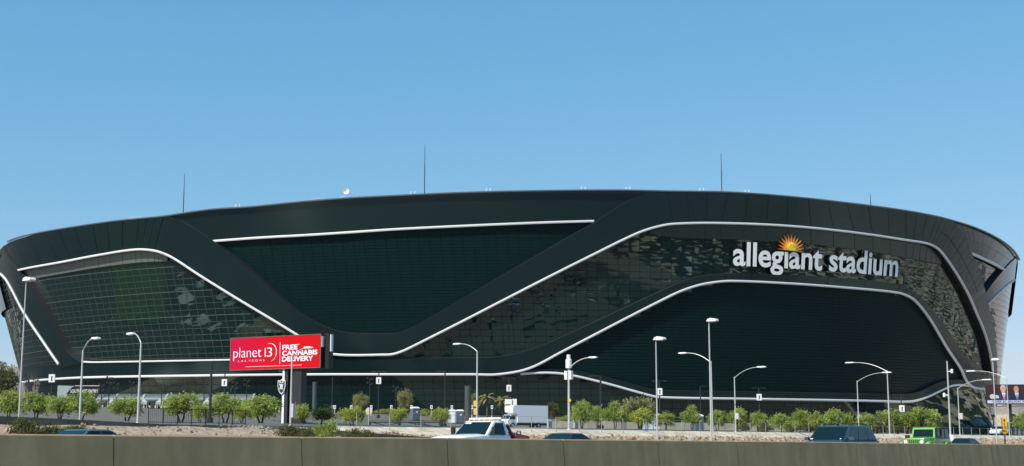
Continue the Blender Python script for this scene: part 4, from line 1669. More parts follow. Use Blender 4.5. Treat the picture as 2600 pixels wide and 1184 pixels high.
for s in (-1, 1):
    MB().box((0, .0, z0 + s * (hh - .04)), (bw, .16, .08)).build('frame_edge', MATS['ramp_concrete'], bb)
    MB().box((s * (hw - .04), .0, z0), (.08, .16, bh - .17)).build('frame_edge', MATS['ramp_concrete'], bb)
# second face set back in a V
o = MB().box((0, 0, 0), (bw * .9, .7, bh * 1.02)).build('rear_cabinet', MATS['black_metal'], bb)
o.location = (hw * .34, 3.4, z0)
o.rotation_euler = (0, 0, -.42)
MB().box((hw + .06, .3, z0 + hh * .55), (.1, .5, bh * .32)).build('side_catwalk', MATS['white_paint'], bb)
MB().box((hw * .34 + bw * .45 * math.cos(.42) + .1, 3.4 - bw * .45 * math.sin(.42), z0 + hh * .45), (.12, .5, bh * .5)).build('side_catwalk', MATS['white_paint'], bb)
# posts
pxl = (732 - 700) / 230 * bw - hw * .12
post_x = (at(738, 1000, 190).x - bc.x) / math.cos(brz)
MB().box((post_x - 1.05, .9, (z0 - hh) / 2), (1.0, 1.2, z0 - hh + .2)).build('post', MATS['black_metal'], bb)
MB().box((post_x + 1.05, .9, (z0 - hh) / 2), (1.35, 1.2, z0 - hh + .2)).build('post', MATS['black_metal'], bb)
MB().box((post_x, 1.0, (z0 - hh) / 2), (1.2, .6, z0 - hh - .1)).build('post_web', MATS['reveal_black'], bb)
MB().box((post_x - 1.25, .26, (z0 - hh) / 2), (.34, .1, z0 - hh)).build('light_strip', MATS['white_paint'], bb)
# shield
shp = [(-.95, 1.35), (-.6, 1.22), (-.3, 1.3), (0, 1.55), (.3, 1.3), (.6, 1.22), (.95, 1.35), (1.0, .2), (.8, -.7), (.45, -1.3), (0, -1.65), (-.45, -1.3), (-.8, -.7), (-1.0, .2)]
zs_ = at(1300, 982, 190).z - gzb
shx = post_x - 1.4
sh = MB().prism([(a * .66, b * .64) for a, b in shp], 0, .16).build('shield_emblem', MATS['white_paint'], bb)
sh.location = (shx, 0, zs_)
MB().prism([(a * .57, b * .55) for a, b in shp], -.03, 0.02).build('shield_field', MATS['black_metal'], sh)
text_part('emblem_lettering', 'RAIDERS', sh, .8, (-.4, -.06, .46), 'white_paint', .02, .01, height=.18)
mat('silver', (.55, .57, .6), .4)
MB().prism([(-.25, .22), (-.1, .36), (.12, .35), (.28, .2), (.25, -.1), (.1, -.38), (-.08, -.4), (-.18, -.15)], -.06, -.02).build('helmet_shape', MATS['silver'], sh)
for s in (-1, 1):
    MB().prism([(s * -.38, .34), (s * -.33, .38), (s * .38, -.36), (s * .31, -.41)], -.05, -.025).build('crossed_blade', MATS['white_paint'], sh)


# lettering on the screen, in fractions of the board
def bx_(u):
    return -hw + u * bw


def bz_(v):
    return z0 + hh - v * bh


text_part('lettering', 'planet', sx, bw * .315, (bx_(.038), -.07, bz_(.615)), 'screen_white', .015, -.014)
text_part('lettering', '1', sx, bw * .0085, (bx_(.393), -.07, bz_(.615)), 'screen_white', .015, -.014, height=bh * .27)
text_part('lettering', '3', sx, bw * .056, (bx_(.416), -.07, bz_(.618)), 'screen_white', .015, -.014, height=bh * .277)
text_part('lettering', 'L A S  V E G A S', sx, bw * .295, (bx_(.095), -.07, bz_(.745)), 'screen_white', .015, -.02, height=bh * .055)
arc = [Vector((bx_(.448) + math.cos(a) * bw * .075, -.07, bz_(.49) + math.sin(a) * bh * .27)) for a in np.linspace(1.9, -1.35, 26)]
MB().tube(arc, [.012 + .05 * math.sin(math.pi * i / 25) for i in range(26)], 6).build('arc_line', MATS['screen_white'], sx)
MB().box((bx_(.56), -.06, bz_(.52)), (.05, .03, bh * .66)).build('divider_line', MATS['screen_white'], sx)
for i, (wd, wf) in enumerate((('FREE', .165), ('CANNABIS', .38), ('DELIVERY', .335))):
    text_part('lettering', wd, sx, bw * wf, (bx_(.585), -.07, bz_(.43 + i * .175)), 'screen_white', .015, .020, height=bh * .145)
text_part('lettering', '*', sx, bw * .012, (bx_(.757), -.07, bz_(.30)), 'screen_white', .015, 0, height=bh * .03)
MB().box((bx_(.49), -.055, bz_(.90)), (bw * .62, .02, .035)).build('small_print_line', MATS['screen_white'], sx)

# ------------------------------------------------------------------ two-portrait billboard at the right edge
Yb = 235
b2w, b2h = 150 * Yb / F_PX, 50.5 * Yb / F_PX
c2 = at(2507 + 75, 1002, Yb)
g2 = gz(c2.x, c2.y)
b2 = thing('billboard', 'billboard with two suited portraits at the right edge of the picture', 'billboard', (c2.x, c2.y, g2), -.1)
z2 = c2.z - g2
mat('poster_maroon', (.035, .012, .014), .6)
mat('skin_print', (.55, .30, .22), .6)
mat('skin_print_tan', (.50, .24, .15), .6)
mat('suit_navy', (.02, .028, .07), .6)
mat('suit_dark', (.012, .014, .025), .6)
mat('tie_pink', (.45, .18, .36), .6)
mat('tie_blue', (.08, .16, .55), .6)
mat('hair_grey', (.5, .48, .46), .7)
mat('hair_brown', (.10, .05, .03), .7)
mat('banner_lilac', (.52, .54, .72), .6)
face = MB().box((0, 0, z2), (b2w, .4, b2h)).build('poster', MATS['poster_maroon'], b2)
MB().box((0, .45, z2), (b2w - .1, .5, b2h - .1)).build('frame', MATS['black_metal'], b2)
MB().tube([(-b2w * .12, .4, 0), (-b2w * .12, .4, z2)], .32, 10).build('post', MATS['black_metal'], b2)
MB().box((0, .2, z2 - b2h / 2 - .25), (b2w, .9, .12)).build('catwalk', MATS['black_metal'], b2)
k2 = Yb / F_PX


def ell_poly(cx, cz, rx, rz, n=18):
    return [(cx + rx * math.cos(2 * math.pi * i / n), cz + rz * math.sin(2 * math.pi * i / n)) for i in range(n)]


def p2(x, y):
    return ((x - 2582) * k2, z2 + (1002 - y) * k2)


for cx_, hair, skin, suit, tie in ((2548, 'hair_grey', 'skin_print', 'suit_navy', 'tie_pink'), (2580, 'hair_brown', 'skin_print_tan', 'suit_dark', 'tie_blue')):
    x0_, zz_ = p2(cx_, 989)
    MB().prism([p2(cx_ - 17, 1016), p2(cx_ - 15, 1003), p2(cx_ - 6, 998), p2(cx_ + 7, 998), p2(cx_ + 16, 1003), p2(cx_ + 18, 1016)], -.24, -.2).build('portrait_suit', MATS[suit], face)
    MB().prism([p2(cx_ - 4, 997), p2(cx_ + 5, 997), p2(cx_ + 3, 1015), p2(cx_ + 1, 1015)], -.26, -.24).build('portrait_shirt', MATS['white_paint'], face)
    MB().prism([p2(cx_ - .6, 1000), p2(cx_ + 2, 1000), p2(cx_ + 4, 1015), p2(cx_ - 0.5, 1015)], -.28, -.26).build('portrait_tie', MATS[tie], face)
    MB().prism(ell_poly(x0_, zz_ + .14, 6.9 * k2, 9.2 * k2), -.25, -.21).build('portrait_hair', MATS[hair], face)
    MB().prism(ell_poly(x0_, zz_ - .05, 6.0 * k2, 8.4 * k2), -.29, -.25).build('portrait_face', MATS[skin], face)
    for s in (-1, 1):
        MB().prism(ell_poly(x0_ + s * 2.2 * k2, zz_ + .08, .9 * k2, .5 * k2, 8), -.3, -.289).build('portrait_eye', MATS['hair_brown'], face)
    MB().prism([(x0_ - 2.4 * k2, zz_ - .28), (x0_ + 2.4 * k2, zz_ - .28), (x0_ + 1.4 * k2, zz_ - .35), (x0_ - 1.4 * k2, zz_ - .35)], -.3, -.289).build('portrait_mouth', MATS['white_paint'], face)
hx_, hz_ = p2(2521, 1007)
MB().prism(ell_poly(hx_, hz_, 6.3 * k2, 6 * k2), -.25, -.2).build('print_helmet', MATS['silver'], face)
MB().prism([p2(2528, 1003), p2(2536, 1005), p2(2537, 1011), p2(2529, 1012)], -.25, -.2).build('print_mask', MATS['banner_lilac'], face)
q_a, q_b = p2(2508, 1016.5), p2(2656, 1024)
MB().prism([q_a, (q_b[0], q_a[1]), q_b, (q_a[0], q_b[1])], -.25, -.2).build('print_banner', MATS['banner_lilac'], face)
text_part('lettering', 'OVER $1 BILLION W', face, 82 * k2, (p2(2520, 0)[0], -.27, p2(0, 1022.6)[1]), 'suit_dark', .015, .02, height=5.0 * k2)

# ------------------------------------------------------------------ yellow distance sign
b = gpp(2551, 47.6)
H = hgt(b, 1061)
ys = thing('distance_sign', 'rounded yellow half-mile sign on a dark post at the right', 'road sign', b)
mat('sign_yellow', (.80, .42, .02), .5)
MB().box((0, .06, H * .5), (.14, .1, H)).build('post', MATS['bark'], ys)
sw_, sh_ = 13.5 * b.y / F_PX, 39 * b.y / F_PX
pl = []
for cx_, cz_, a_ in ((1, 1, 0), (-1, 1, 90), (-1, -1, 180), (1, -1, 270)):
    for q in (0, 30, 60, 90):
        an = math.radians(a_ + q)
        rr = sw_ * .28
        pl.append((cx_ * (sw_ / 2 - rr) + rr * math.cos(an), H - sh_ / 2 + cz_ * (sh_ / 2 - rr) + rr * math.sin(an)))
o = MB().prism(pl, -.02, .02).build('sign_plate', MATS['sign_yellow'], ys)
for i, wd in enumerate(('1', '6', '1/2', 'MILE')):
    hh_ = sh_ * .15
    ww_ = sw_ * (.22 if len(wd) == 1 else .7)
    text_part('lettering', wd, o, ww_, (-ww_ / 2, -.035, H - sh_ * (.24 + .225 * i)), 'black_metal', .012, .02, height=hh_)

# ------------------------------------------------------------------ southeast entry: sign block and canopies
mat('canopy_metal', (.15, .17, .17), .4, metal=.3)
mat('tent_cloth', (.38, .40, .39), .8)
mat('panel_grey', (.33, .37, .37), .5)
Ye = 292
p0, p1 = at(146, 990, Ye), at(250, 990, Ye)
ge = gz(p0.x, p0.y)
ent = thing('entry_sign_block', 'grey entry block with dark sign reading southeast entry', 'building', (p0.x, p0.y, ge - .3))
ke = Ye / F_PX
zt_ = at(1300, 979, Ye).z - ge + .3
ww = 105 * ke
MB().prism([(0, 0), (2.0, 0), (2.0, zt_ - 1.6), (3.0, zt_ - .4), (3.6, zt_ - .12), (0, zt_)], 0, 3).build('side_panel', MATS['panel_grey'], ent)
o = MB().box((1.2 + ww / 2, .7, zt_ / 2 + .8), (ww - 2.4, 1.0, zt_ - 1.9)).build('sign_wall', MATS['black_metal'], ent)
MB().box((1.85 + ww / 2, .6, zt_ - .08), (ww - 3.7, 1.4, .16)).build('coping', MATS['kerb_concrete'], ent)
text_part('lettering', 'SOUTHEAST ENTRY', o, 70 * ke, (32 * ke, -.05 + .2 - .02, at(1300, 997.5, Ye).z - ge + .3), 'white_paint', .05, .01, height=8.2 * ke)
MB().box((ww * .5, 1.6, (zt_ - 2.0) / 2), (ww, .8, zt_ - 2.0)).build('gate_wall', MATS['black_metal'], ent)
for i, (xa, xb) in enumerate(((246, 292), (293, 362), (363, 420), (421, 532), (533, 641))):
    Yc = 290
    a_, c_ = at(xa, 1010, Yc), at(xb, 1010, Yc)
    g_0 = gz(a_.x, a_.y)
    t = thing('entry_canopy', 'arched grey metal entry canopy, %s from the southeast entry sign' % OR[i], 'canopy', (a_.x, a_.y, g_0), group='entry canopies')
    L = c_.x - a_.x - .06
    kc = Yc / F_PX
    zt2, zb2 = at(1300, 1000, Yc).z - g_0, at(1300, 1016, Yc).z - g_0
    R = zt2 - zb2
    pts = [(-R * 1.9 * math.cos(q), zb2 + R * math.sin(q)) for q in np.linspace(0, math.pi / 2, 8)]
    inn = [(a2, b2_ - .14) for a2, b2_ in reversed(pts)]
    MB().prism([(p_[0] + R * 1.9, p_[1]) for p_ in pts + inn], 0, L, plane='yz').build('arched_roof', MATS['canopy_metal'], t, smooth=True)
    MB().prism([(p_[0] + R * 1.9 - .1, p_[1] + .08) for p_ in pts + inn], L, L + .35, plane='yz').build('edge_rib', MATS['tent_cloth'], t)
    for s in np.linspace(.3, L - .3, 3):
        MB().tube([(s, 1.4, 0), (s, 1.4, zb2 + R * .8)], .14, 8).build('column', MATS['black_metal'], t)
    MB().box((L / 2, .6, zb2 - .35), (L, .2, .12)).build('beam', MATS['kerb_concrete'], t)
    MB().box((L / 2, 3.0, zb2 * .42), (L, .2, zb2 * .84)).build('turnstile_screen', MATS['stadium_glass'], t)
for i, x in enumerate((241, 282, 364, 404, 487, 524, 612)):
    Yc = 284
    b = gp(x, Yc)
    t = thing('white_tent', 'small white peaked tent under the entry canopies, %s from the left' % OR[i], 'tent', b, group='white entry tents')
    zt2, zb2 = at(1300, 1012, Yc).z - b.z, at(1300, 1021, Yc).z - b.z
    s = 9 * Yc / F_PX
    MB().add([(-s, -s, zb2), (s, -s, zb2), (s, s, zb2), (-s, s, zb2), (-s * .45, -s * .45, zb2 + (zt2 - zb2) * .4), (s * .45, -s * .45, zb2 + (zt2 - zb2) * .4),
              (s * .45, s * .45, zb2 + (zt2 - zb2) * .4), (-s * .45, s * .45, zb2 + (zt2 - zb2) * .4), (0, 0, zt2)],
             [(0, 1, 5, 4), (1, 2, 6, 5), (2, 3, 7, 6), (3, 0, 4, 7), (4, 5, 8), (5, 6, 8), (6, 7, 8), (7, 4, 8)]).build('tent_roof', MATS['tent_cloth'], t)
    MB().box((0, -s, zb2 - .25), (2 * s, .04, .5)).build('valance', MATS['tent_cloth'], t)
    for sx_ in (-1, 1):
        for sy_ in (-1, 1):
            MB().tube([(sx_ * s * .95, sy_ * s * .95, 0), (sx_ * s * .95, sy_ * s * .95, zb2)], .05, 6).build('leg', MATS['white_paint'], t)
xs_b = list(range(228, 720, 15))
for i, x in enumerate(xs_b):
    b = gp(x, 270)
    t = thing('bollard', 'pale square security bollard before the entry plaza, %s from the left of its row' % OR[i], 'bollard', b, group='bollards before the entry plaza')
    MB().box((0, 0, .55), (.30, .30, 1.1), top=.9).build('bollard_shaft', MATS['pale_concrete'], t)
    MB().box((0, 0, 1.12), (.3, .3, .05)).build('bollard_cap', MATS['galvanised'], t)

# ------------------------------------------------------------------ columns, white board, lot things
for x, y0, y1, wp, lab in ((1188, 981, 1072, 17, 'thick dark cylindrical column right of the portable toilets'), (797, 971, 1045, 11, 'slim dark column with pale edge right of the billboard post')):
    b = gp(x, 255)
    H = hgt(b, y0)
    t = thing('column', lab, 'column', b, group='dark cylindrical columns')
    r_ = wp / 2 * 255 / F_PX
    mat_c = MATS.get('column_grey') or mat('column_grey', (.06, .07, .07), .4)
    MB().lathe([(0, -.2), (r_, -.2), (r_, H), (r_ * .9, H + .05), (0, H + .05)], 18).build('shaft', mat_c, t, smooth=True)
    MB().lathe([(0, 0), (r_ * 1.3, 0), (r_ * 1.3, .25), (0, .25)], 18).build('plinth', mat_c, t)

b = gp(1298, 226)
t = thing('white_notice_board', 'square white board with black symbols above the box truck cab', 'sign', b)
zb_, zt2 = hgt(b, 1035), hgt(b, 1014)
MB().box((-.45, 0, (zb_ + zt2) / 2), (1.15, .25, zt2 - zb_)).box((.55, .15, (zb_ + zt2) / 2), (.7, .2, zt2 - zb_ + .1)).build('board', MATS['white_paint'], t)
MB().tube([(-.1, .4, 0), (-.1, .4, zt2)], .09, 8).build('post', MATS['galvanised'], t)
for i in range(3):
    MB().box((-.83 + .3 * i, -.15, zb_ + .35), (.2, .04, .36 + .05 * (i % 2))).build('symbol', MATS['black_metal'], t)

xs_p = [843, 849, 891, 942, 993, 1044, 1095, 1147, 1198, 1249]
mat('sign_blue', (.10, .20, .45), .5)
for i, x in enumerate(xs_p):
    b = gp(x, 262)
    t = thing('parking_sign', 'small white and blue parking sign on a post, %s from the billboard' % OR[i], 'parking sign', b, group='accessible parking signs')
    z = hgt(b, 1034)
    MB().box((0, 0, z / 2), (.07, .07, z)).build('post', MATS['galvanised'], t)
    o = MB().box((0, -.06, z), (.42, .04, .66)).build('sign_plate', MATS['white_paint'], t)
    MB().box((0, -.085, z + .02), (.24, .02, .3)).build('sign_symbol', MATS['sign_blue'], o)
    MB().lathe([(0, 0), (.13, 0), (.13, 1.0), (0, 1.0)], 10, (0, 0, 0)).build('yellow_base', MATS['sign_yellow'] if False else MATS['pale_concrete'], t)

mat('sign_back', (.66, .58, .42), .5)


def octagon(label, x, Y, yc, wpx, mtl):
    b = gp(x, Y)
    z = hgt(b, yc)
    R = wpx / 2 * Y / F_PX / math.cos(math.pi / 8)
    t = thing('stop_sign', label, 'road sign', b, group='stop signs seen from behind')
    MB().tube([(0, 0, 0), (0, 0, z + R)], .035, 6).build('post', MATS['galvanised'], t)
    MB().prism([(R * math.cos(math.pi / 8 + q * math.pi / 4), z + R * math.sin(math.pi / 8 + q * math.pi / 4)) for q in range(8)], .04, .07).build('sign_plate', MATS[mtl], t)


octagon('back of an octagonal stop sign, grey-beige, by the lime green palo verde', 936, 130, 1044, 17, 'sign_back')
octagon('back of a pale octagonal stop sign behind the dark blue car', 2184, 176, 1060, 14, 'galvanised')

# black truss gate
Yg = 112
pa, pb_ = at(936, 1080, Yg), at(1126, 1080, Yg)
gg = gz(pa.x, pa.y)
gt = thing('truss_gate', 'long black truss swing gate in front of the parking lot', 'gate', (pa.x, pa.y, gg))
Lg = pb_.x - pa.x
zt_, zb_ = hgt(Vector((0, Yg, gg)), 1072.5), hgt(Vector((0, Yg, gg)), 1087)
MB().box((Lg / 2, 0, zt_), (Lg, .08, .08)).build('top_rail', MATS['black_metal'], gt)
for s in (0.02, .98):
    MB().box((Lg * s, 0, zt_ / 2 + .02), (.16, .16, zt_ + .1)).build('post', MATS['black_metal'], gt)
for u0, v0, u1, v1 in ((.04, zb_, .45, zt_), (.5, zt_, .96, zb_), (.75, zt_, .75, zb_ + .3), (.22, zt_, .22, zb_ + .35), (.62, zt_, .62, zb_), (.62, zt_, .97, zb_), (.38, zb_, .04, zt_)):
    MB().tube([(Lg * u0, .05, v0), (Lg * u1, .05, v1)], .035, 6).build('brace', MATS['black_metal'], gt)
MB().box((Lg / 2, -.03, zt_ + .11), (Lg * .96, .05, .03)).build('reflector_rail', MATS['black_metal'], gt)

# portable toilets
mat('toilet_blue', (.10, .13, .17), .5)
mat('toilet_grey', (.40, .45, .47), .5)


def toilet(label, x, Y, body, door, rz=0.35):
    b = gp(x, Y)
    t = thing('portable_toilet', label, 'portable toilet', b, rz, 'portable toilets')
    MB().box((0, 0, 1.05), (1.25, 1.25, 2.0)).build('cabin', MATS[body], t)
    MB().box((0, 0, 2.12), (1.32, 1.32, .14), top=.94).box((0, 0, 2.25), (1.2, 1.2, .14), top=.7).build('roof', MATS['white_paint'], t)
    MB().box((.05, -.64, 1.0), (.85, .04, 1.8)).build('door', MATS[door], t)
    MB().box((.1, -.67, 1.45), (.32, .02, .26)).build('door_notice', MATS['white_paint'], t)
    MB().box((0, 0, .05), (1.3, 1.3, .12)).build('skid', MATS['black_metal'], t)


toilet('grey portable toilet with white roof left of the others above the truss gate', 1053, 240, 'toilet_blue', 'toilet_blue', .5)
toilet('pale portable toilet standing open between the gate and the dark one', 1147, 235, 'toilet_grey', 'white_paint', .1)
toilet('dark portable toilet with white roof beside the thick column', 1167, 238, 'toilet_blue', 'toilet_blue', .2)
toilet('pale blue-grey portable toilet behind the fence left of the shorter white-headed lamp', 1640, 215, 'toilet_grey', 'toilet_grey', .5)
toilet('pale portable toilet half hidden by the shorter white-headed lamp', 1662, 200, 'toilet_grey', 'white_paint', .4)
toilet('dark portable toilet under the sixth tree of the fence row', 1772, 200, 'toilet_blue', 'toilet_blue', .3)
for x, yt, lab in ((1395, 1066, 'grey electrical cabinet right of the box truck'), (1462, 1068, 'dark electrical cabinet with white side right of the antenna pole'), (2258 - 30, 1085, 'small white cabinet behind the dark blue car')):
    Y = 190
    b = gp(x, Y)
    t = thing('electrical_cabinet', lab, 'cabinet', b, .3, 'electrical cabinets')
    MB().box((0, 0, .5), (.55, .5, 1.2)).build('cabinet_body', MATS['toilet_grey'], t)
    MB().box((.02, -.26, .55), (.4, .03, .9)).build('cabinet_door', MATS['toilet_blue'], t)
    MB().box((0, 0, 1.13), (.6, .56, .06)).build('cabinet_lid', MATS['white_paint'], t)
# trailer-like white lift equipment behind the blue car
b = gp(2132, 185)
t = thing('white_equipment_box', 'white equipment box with short pole behind the dark blue car roof', 'equipment', b)
z = hgt(b, 1062)
MB().box((.1, 0, z / 2), (1.1, .9, z)).build('tall_box', MATS['white_paint'], t)
MB().box((-.75, 0, z * .36), (.55, .8, z * .72)).build('short_box', MATS['white_paint'], t)
MB().tube([(-.3, -.5, 0), (-.3, -.5, z + .45)], .05, 6).build('pole', MATS['galvanised'], t)
MB().box((-.35, -.46, z * .55), (.35, .05, .3)).build('panel', MATS['toilet_blue'], t)

mat('block_grey', (.21, .20, .17), .9, noise=.2, nscale=.6)
# pale block wall at the lot edge, below the row of trees
for xa, xb, Y, lab in ((1395, 1580, 236, 'long grey block wall behind the first trees of the fence row'), (1592, 2000, 232, 'long grey block wall behind the middle of the fence row')):
    a_, c_ = gp(xa, Y), gp(xb, Y - 14)
    t = thing('block_wall', lab, 'wall', a_)
    L = (c_ - a_).length
    rz = math.atan2(c_.y - a_.y, c_.x - a_.x)
    t.rotation_euler = (0, 0, rz)
    nb = int(L / 3.2)
    for i in range(nb):
        zz_ = a_.z + (c_.z - a_.z) * (i + .5) / nb - a_.z
        MB().box((L * (i + .5) / nb, 0, zz_ + .35), (L / nb - .03, .3, 1.9)).build('wall_panel', MATS['block_grey'], t)
b = gp(1572, 225)
t = thing('round_planter', 'pale cylindrical concrete planter at the end of the grey block wall', 'planter', b)
MB().lathe([(0, 0), (.75, 0), (.75, 1.5), (.65, 1.5), (.6, 1.3), (0, 1.3)], 18).build('planter_drum', MATS['pale_concrete'], t, smooth=True)
MB().lathe([(.76, 1.38), (.82, 1.38), (.82, 1.52), (.76, 1.52)], 18).build('planter_rim', MATS['pale_concrete'], t)
# small warning tripod on the bank
b = bank_pt(1750, 47.4)
t = thing('folding_sign', 'small pale triangular folding sign behind the barrier left of the tallest lamp', 'sign', b)
H = max(.7, hgt(b, 1106))
MB().add([(-.45, 0, 0), (.45, 0, 0), (0, .05, H), (-.45, .5, 0), (.45, .5, 0)], [(0, 1, 2), (3, 4, 2), (0, 3, 2), (1, 4, 2)]).build('sign_cloth', MATS['toilet_grey'], t)
MB().tube([(0, .1, 0), (0, .1, H + .25)], .025, 6).build('staff', MATS['galvanised'], t)
# far buildings seen below the right billboard
for x, yt, wp, Y, mtl, lab in ((2575, 1051, 150, 700, 'pale_concrete', 'long pale low building on the horizon under the right billboard'), (2585, 1072, 70, 330, 'toilet_blue', 'dark low shed at the right edge below the yellow sign')):
    b = gp(x, Y, 1100)
    H = hgt(b, yt)
    t = thing('distant_building', lab, 'building', b - Vector((0, 0, 2)))
    W = wp * Y / F_PX
    MB().box((0, 0, (H + 2) / 2), (W, W * .4, H + 2)).build('wall', MATS[mtl], t)
    MB().box((0, 0, H + 2.1), (W * 1.01, W * .41, .3)).build('roof', MATS['kerb_concrete'], t)
    for i in range(6):
        MB().box((-W * .4 + W * .16 * i, -W * .2 - .03, H * .5 + 2), (W * .07, .1, H * .3)).build('window', MATS['stadium_glass'], t)
for i, (x, yt) in enumerate(((2524, 1055), (2568, 1052), (2574, 1053), (2583, 1057))):
    b = gp(x, 300, 1100)
    H = hgt(b, yt)
    t = thing('area_light', 'dark post light under the right billboard, %s from the left' % OR[i], 'light pole', b, group='dark post lights under the right billboard')
    MB().tube([(0, 0, 0), (0, 0, H)], .12, 8).build('pole', MATS['black_metal'], t)
    MB().lathe([(0, 0), (.35, 0), (.6, .3), (.2, .5), (0, .5)], 10, (0, 0, H - .3)).build('lamp_head', MATS['black_metal'], t)
# ------------------------------------------------------------------ vehicles
mat('car_glass', (.004, .013, .014), .08, spec=.4)
mat('tyre', (.02, .02, .02), .8)
mat('rim_metal', (.45, .45, .46), .35, metal=.8)
mat('paint_blue', (.026, .056, .082), .35, coat=.25)
mat('paint_dark', (.02, .03, .045), .35, coat=.25)
mat('paint_teal', (.05, .10, .12), .35, coat=.25)
mat('paint_white', (.78, .79, .80), .35, coat=.6)
mat('paint_green', (.10, .36, .04), .35, coat=.6)
mat('soft_top', (.05, .075, .07), .7)
mat('trim_black', (.012, .012, .013), .5)
mat('boom_red', (.16, .02, .02), .5)
mat('amber', (.8, .35, .05), .4)
mat('lamp_clear', (.75, .76, .76), .2)
mat('tail_red', (.35, .01, .01), .3)
mat('sticker', (.75, .78, .74), .5)
mat('seat_cloth', (.10, .11, .11), .8)


def loft_body(st, crown=.04, sq=0.0):
    """st = list of (x, half width, z bottom, z top)"""
    mb = MB()
    vs = []
    for x, w_, zb, zt in st:
        h = zt - zb
        half = [(w_ * .86, zb), (w_ * .98, zb + .22 * h), (w_, zb + .55 * h), (w_ * (.975 + .02 * sq), zb + .82 * h), (w_ * (.92 + .06 * sq), zt - .02), (w_ * (.80 + .12 * sq), zt + crown * .3), (w_ * .4, zt + crown)]
        ring = half + [(-y, z) for y, z in reversed(half)]
        vs += [(x, y, z) for y, z in ring]
    n = 14
    fs = []
    for i in range(len(st) - 1):
        for k in range(n):
            k2 = (k + 1) % n
            fs.append((i * n + k, (i + 1) * n + k, (i + 1) * n + k2, i * n + k2))
    fs.append(tuple(range(n)))
    fs.append(tuple(reversed(range((len(st) - 1) * n, len(st) * n))))
    return mb.add(vs, fs)


def bil(c, u, v):
    return (c[0] * (1 - u) + c[1] * u) * (1 - v) + (c[3] * (1 - u) + c[2] * u) * v


def pane_on(c, u0, u1, v0, v1, out, skew=(0, 0, 0, 0)):
    """a pane on the quad c (bl, br, tr, tl) between fractions, pushed out along its normal"""
    n = (c[1] - c[0]).cross(c[3] - c[0]).normalized()
    if n.dot(out) < 0:
        n = -n
    q = [bil(c, u0 + skew[0], v0), bil(c, u1 + skew[1], v0), bil(c, u1 + skew[2], v1), bil(c, u0 + skew[3], v1)]
    mb = MB()
    mb.add([p + n * .012 for p in q] + [p - n * .02 for p in q], [(0, 1, 2, 3), (0, 1, 5, 4), (1, 2, 6, 5), (2, 3, 7, 6), (3, 0, 4, 7)])
    return mb


def wheel(t, x, y, r=.36, w_=.24):
    s = 1 if y > 0 else -1
    o = MB().lathe([(r * .6, -w_ / 2), (r * .95, -w_ / 2), (r, -w_ * .35), (r, w_ * .35), (r * .95, w_ / 2), (r * .6, w_ / 2)], 20, (0, 0, 0), 'y').build('wheel', MATS['tyre'], t, smooth=True)
    o.location = (x, y, r)
    rm = MB().lathe([(0, 0), (r * .2, .02), (r * .58, -.02), (r * .64, .02)], 16, (0, s * w_ * .42, 0), 'y')
    rm.build('rim', MATS['rim_metal'], o, smooth=True)


